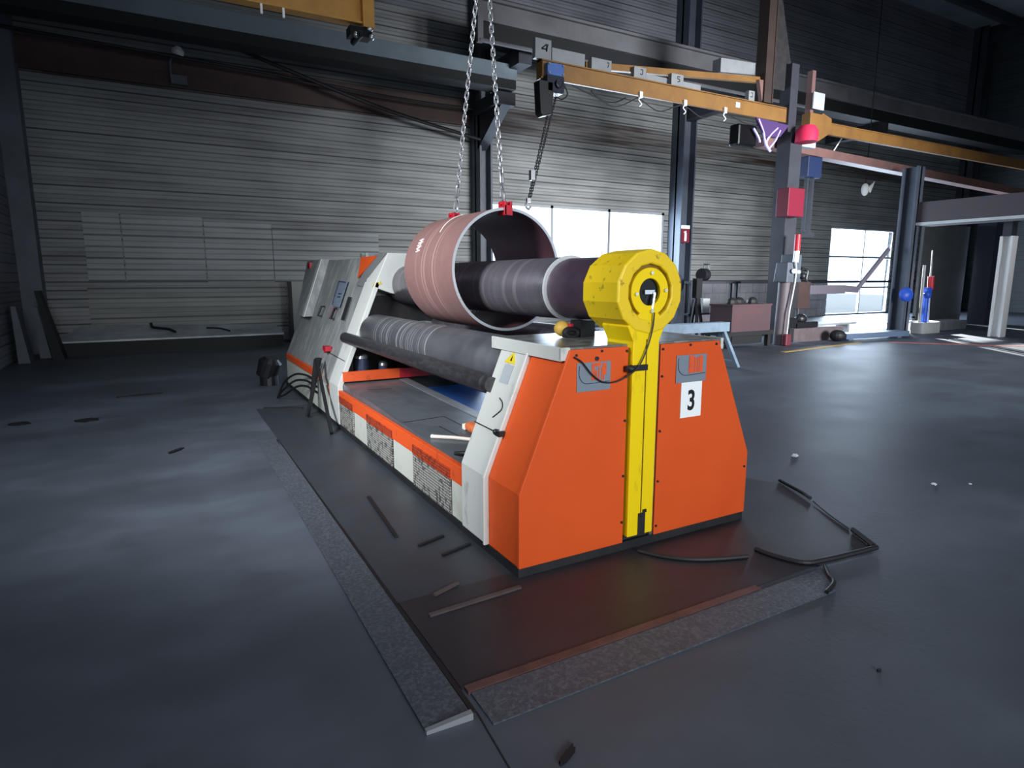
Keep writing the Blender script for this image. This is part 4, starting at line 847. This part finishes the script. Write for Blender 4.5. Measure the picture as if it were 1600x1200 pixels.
for i, (x, dx, y, h, m_, lb) in enumerate([(-2.0, -0.25, 15.9, 1.45, PLATEDARK, 'black plate leaning by the left corner, in front of the grey plate'), (-2.3, -0.1, 16.5, 1.1, COLG, 'narrow grey plate leaning by the left corner behind the black plate'), (-2.55, -0.08, 15.7, 1.15, COLG, 'narrow grey plate leaning at the left wall')]):
    tag(MB().hull8([(x - 0.1, y, 0), (x + 0.1, y, 0), (x + 0.1, y + 0.5, 0), (x - 0.1, y + 0.5, 0), (x + dx - 0.03, y, h), (x + dx + 0.05, y, h), (x + dx + 0.05, y + 0.4, h), (x + dx - 0.03, y + 0.4, h)]).build('leaning_plate', m_, base=(x, y, 0)), lb, 'steel plate')
tag(MB().box(3.0, 3.6, 17.3, 17.9, 0.5, 1.62).box(3.0, 3.6, 17.3, 17.9, 0, 0.5).build('electric_cabinet', mat('cabinet_beige', '#8c8d88', 0.6), base=(3.3, 17.6, 0)), 'beige grey cabinet against the wall left of the machine', 'cabinet')
tag(MB().lathe((1.35, 10.6, 0.1), (0.3, -0.2, 1), [(0, 0.05), (0.05, 0.16), (0.3, 0.18), (0.36, 0.1)], 16).cyl((1.4, 10.57, 0), (1.4, 10.57, 0.15), 0.14, n=14).build('black_bucket', BLACKPLASTIC, base=(1.4, 10.6, 0)), 'black bucket at the far left foot of the machine', 'bucket')
for i, off in enumerate((0.0, 0.07, 0.14)):
    z = 0.30 - off * 0.7
    k_ = i * 0.075
    tag(MB().tube(curve_pts([(1.63, 8.05, 0.41 - k_), (1.57, 8.4, 0.44 - k_), (1.50 - i * 0.01, 8.8 - k_, 0.40 - k_), (1.42 - i * 0.01, 9.2 - k_, 0.24 - k_), (1.36 - i * 0.02, 9.4 - k_, 0.02)]), 0.015, 8).build('hydraulic_hose', RUBBER, base=(1.5, 8.9, 0)), 'black hydraulic hose looping out of the machine side, ' + ['uppermost of three', 'middle of three', 'lowest of three'][i], 'hose', 'hoses at the machine side')
for i, (a, b, lb) in enumerate([((1.66, 7.9, 0.72), (1.44, 7.75, 0.02), 'black rod leaning on the machine, further of the pair'), ((1.60, 7.82, 0.72), (1.5, 6.75, 0.02), 'black rod leaning on the machine, slanting towards the vent grilles')]):
    tag(MB().bar(a, b, 0.035, 0.035).build('leaning_rod', BLACKPLASTIC, base=(b[0], b[1], 0)), lb, 'rod', 'rods leaning on the machine')
tag(MB().bar((1.62, 7.98, 0.7), (1.50, 7.92, 0.02), 0.06, 0.03).build('leaning_flat_bar', BLACK, base=(1.5, 7.9, 0)), 'wide black flat bar leaning on the machine beside the rods', 'bar')
tag(MB().bar((1.05, 8.6, 0.012), (1.5, 8.35, 0.012), 0.03, 0.02).build('floor_bar', BLACKPLASTIC, base=(1.2, 8.5, 0)), 'short black bar lying on the floor below the hoses', 'bar')

# ------------------------------------------------------------------ things on the machine
br_ = thing('hand_brush', 'hand brush with orange bristles on the grey machine deck', 'brush', (2.1, 4.35, 0.44))
MB().ball((2.12, 4.4, 0.506), 0.06, 0.16, 0.045, 20, 10).build('bristles', BRISTLE, br_, smooth=True)
MB().box(2.08, 2.16, 4.52, 4.58, 0.466, 0.515).build('brush_end', WOODW, br_, 0.01)
tag(MB().tube([(1.76, 4.43, 0.4775), (1.9, 4.32, 0.475), (2.08, 4.12, 0.470)], 0.015, 10).ball((1.76, 4.43, 0.479), 0.017).build('white_stick', WOODW, base=(1.9, 4.3, 0.44), smooth=True), 'white stick lying on the grey deck below the brush', 'stick')
tag(MB().tube(curve_pts([(1.74, 3.95, 0.464), (1.78, 3.86, 0.482), (1.86, 3.78, 0.482), (1.95, 3.74, 0.459)]), 0.014, 8).build('black_strap', RUBBER, base=(1.8, 3.85, 0.44)), 'short black strap on the near end of the grey deck', 'strap')
rc = thing('remote_control', 'yellow and black hand remote lying on the end housing top', 'remote control', (2.33, 3.42, 1.312))
MB().ball((2.325, 3.47, 1.368), 0.055, 0.06, 0.052, 18, 10).build('body', mat('remote_yellow', '#b8943c', 0.55), rc, smooth=True)
MB().tube([(2.35 + 0.05 * math.cos(t * math.pi / 8), 3.40, 1.345 + 0.024 * math.sin(t * math.pi / 8)) for t in range(16)], 0.02, 8, True).box(2.31, 2.39, 3.395, 3.45, 1.313, 1.36).build('grip', BLACKPLASTIC, rc, smooth=True)
MB().box(2.335, 2.365, 3.395, 3.42, 1.375, 1.405).build('button', RED, rc, 0.004)

# ------------------------------------------------------------------ floor plates, strips, tubes, litter
struct('floor_plate_left', MB().box(0.955, 1.68, 2.95, 8.6, 0.0, 0.006), DARKPLATE)
struct('floor_plate_front', MB().box(0.96, 3.3, 2.15, 2.95, 0.0, 0.007), BROWNPLATE)
struct('floor_plate_right', MB().prism([(3.3, 2.15), (3.3, 2.16), (3.82, 2.13), (3.95, 2.34), (4.4, 3.26), (4.2, 3.6), (3.5, 3.6), (3.3, 2.88)], 'z', 0.0, 0.005), BROWNPLATE)
tag(MB().hull8([(0.735, 1.99, 0), (0.925, 1.985, 0), (0.945, 6.85, 0), (0.75, 6.87, 0), (0.735, 1.99, 0.012), (0.925, 1.985, 0.014), (0.945, 6.85, 0.012), (0.75, 6.87, 0.012)]).build('checker_plate_strip', CHECKER, base=(0.84, 4.4, 0)), 'long grey tread plate strip on the floor left of the machine', 'floor strip')
MB().hull8([(0.735, 1.975, 0), (0.925, 1.965, 0), (0.925, 1.99, 0), (0.735, 1.995, 0), (0.735, 1.975, 0.016), (0.925, 1.965, 0.03), (0.925, 1.99, 0.03), (0.735, 1.995, 0.016)]).build('strip_end', CUTEDGE, bpy.data.objects['checker_plate_strip'])
tag(MB().hull8([(0.98, 1.9, 0), (3.1, 1.9, 0), (3.26, 2.1, 0), (0.98, 2.1, 0), (0.98, 1.9, 0.006), (3.1, 1.9, 0.012), (3.26, 2.1, 0.012), (0.98, 2.1, 0.012)]).build('checker_plate_strip', CHECKER, base=(2.1, 2, 0)), 'grey tread plate strip on the floor in front of the brown plate', 'floor strip')
tag(MB().box(0.97, 2.75, 2.105, 2.15, 0, 0.016).build('angle_iron', EDGEIRON, base=(1.9, 2.12, 0)), 'rusty angle iron edging the brown floor plate', 'angle iron')
tag(MB().box(0.93, 0.952, 2.0, 6.8, 0, 0.012).build('edge_rail', RUBBER, base=(0.94, 4.4, 0)), 'black edge rail along the long tread plate strip', 'rail')
for i, (a, b, wd, lb) in enumerate([((1.28, 4.6), (1.22, 3.75), 0.02, 'long dark seam strip beside the vent grilles'), ((1.3, 3.55), (1.5, 3.62), 0.02, 'short dark bar on the floor by the near vent grille, nearer the wall'), ((1.38, 3.35), (1.6, 3.42), 0.02, 'short dark bar on the floor by the white post'), ((1.05, 2.74), (1.6, 2.77), 0.025, 'thin pale edge bar along the brown floor plate'), ((1.15, 2.92), (1.32, 2.98), 0.02, 'short pale flat bar on the dark floor plate')]):
    tag(MB().bar((*a, 0.014), (*b, 0.014), wd, 0.012).build('flat_bar', PALEBAR if i > 2 else RUBBER, base=(*a, 0)), lb, 'bar')
def floor_tube(pts, r, label):
    return tag(MB().tube(curve_pts([(a, b, r + 0.006) for a, b in pts], 6), r, 8).build('rubber_hose', RUBBER, base=(pts[0][0], pts[0][1], 0)), label, 'hose')
floor_tube([(2.47, 2.8), (2.55, 2.66), (2.68, 2.54), (2.85, 2.46), (3.0, 2.41)], 0.014, 'black rubber hose on the floor below the yellow arm')
floor_tube([(3.13, 2.46), (3.15, 2.33), (3.22, 2.19), (3.35, 2.15), (3.6, 2.12), (3.82, 2.1)], 0.016, 'black rubber hose bent round the corner of the brown plate')
floor_tube([(3.82, 2.12), (3.88, 2.22), (3.95, 2.34)], 0.018, 'thick short black hose at the right corner of the floor plate')
floor_tube([(3.30, 2.1), (3.22, 2.02), (3.16, 1.95), (3.02, 1.9)], 0.012, 'black hose curling round the end of the front tread strip')
floor_tube([(4.42, 3.28), (4.32, 3.0), (4.26, 2.88)], 0.014, 'short black hose right of the number sign panel')
floor_tube([(3.97, 2.38), (4.1, 2.62), (4.24, 2.84)], 0.005, 'thin dark cable between the hoses on the right')
def litter(x, y, s, label):
    mb = MB(); rr = random.Random(x); mb.ball((x, y, s * 0.4), s, s * 0.8, s * 0.4, 9, 6)
    mb.v = [(a + rr.uniform(-.25, .25) * s, b + rr.uniform(-.25, .25) * s, max(0.0, c + rr.uniform(-.2, .2) * s)) for a, b, c in mb.v]
    tag(mb.build('paper_scrap', PAPER, base=(x, y, 0)), label, 'litter')
litter(5.21, 3.72, 0.035, 'crumpled white paper scrap right of the orange end panel')
litter(5.49, 2.61, 0.022, 'small white scrap on the open floor at right, larger of two')
litter(5.77, 2.47, 0.014, 'tiny white scrap on the open floor at right, smaller of two')
def blot(x, y, a, b, label, rot=0):
    mb = MB(); rr = random.Random(int(x * 100)); n = 18; pts = []
    for i in range(n):
        t = 2 * math.pi * i / n; k = rr.uniform(.7, 1.1); u, v = a * k * math.cos(t), b * k * math.sin(t)
        pts.append((x + u * math.cos(rot) - v * math.sin(rot), y + u * math.sin(rot) + v * math.cos(rot)))
    tag(mb.prism(pts, 'z', 0.0, 0.012).build('rag', RUBBER, base=(x, y, 0)), label, 'rag')
blot(-1.6, 9.08, 0.12, 0.1, 'dark rag on the left floor, nearest the left wall')
blot(-0.91, 8.92, 0.15, 0.1, 'dark rag on the left floor, second from the left wall')
blot(-0.4, 10.5, 0.3, 0.06, 'dark thin strip lying before the pale steel sheet', 0.1)
blot(-0.01, 6.86, 0.11, 0.03, 'small dark rag near the far end of the long tread strip', 0.9)
blot(1.14, 1.63, 0.06, 0.015, 'dark rag on the floor in front of the tread strips', 0.5)
blot(2.61, 1.37, 0.012, 0.008, 'tiny dark speck on the open front floor')
struct('floor_seam', MB().bar((0.955, 2.0, 0.001), (0.9, 1.3, 0.001), 0.006, 0.004), RUBBER)
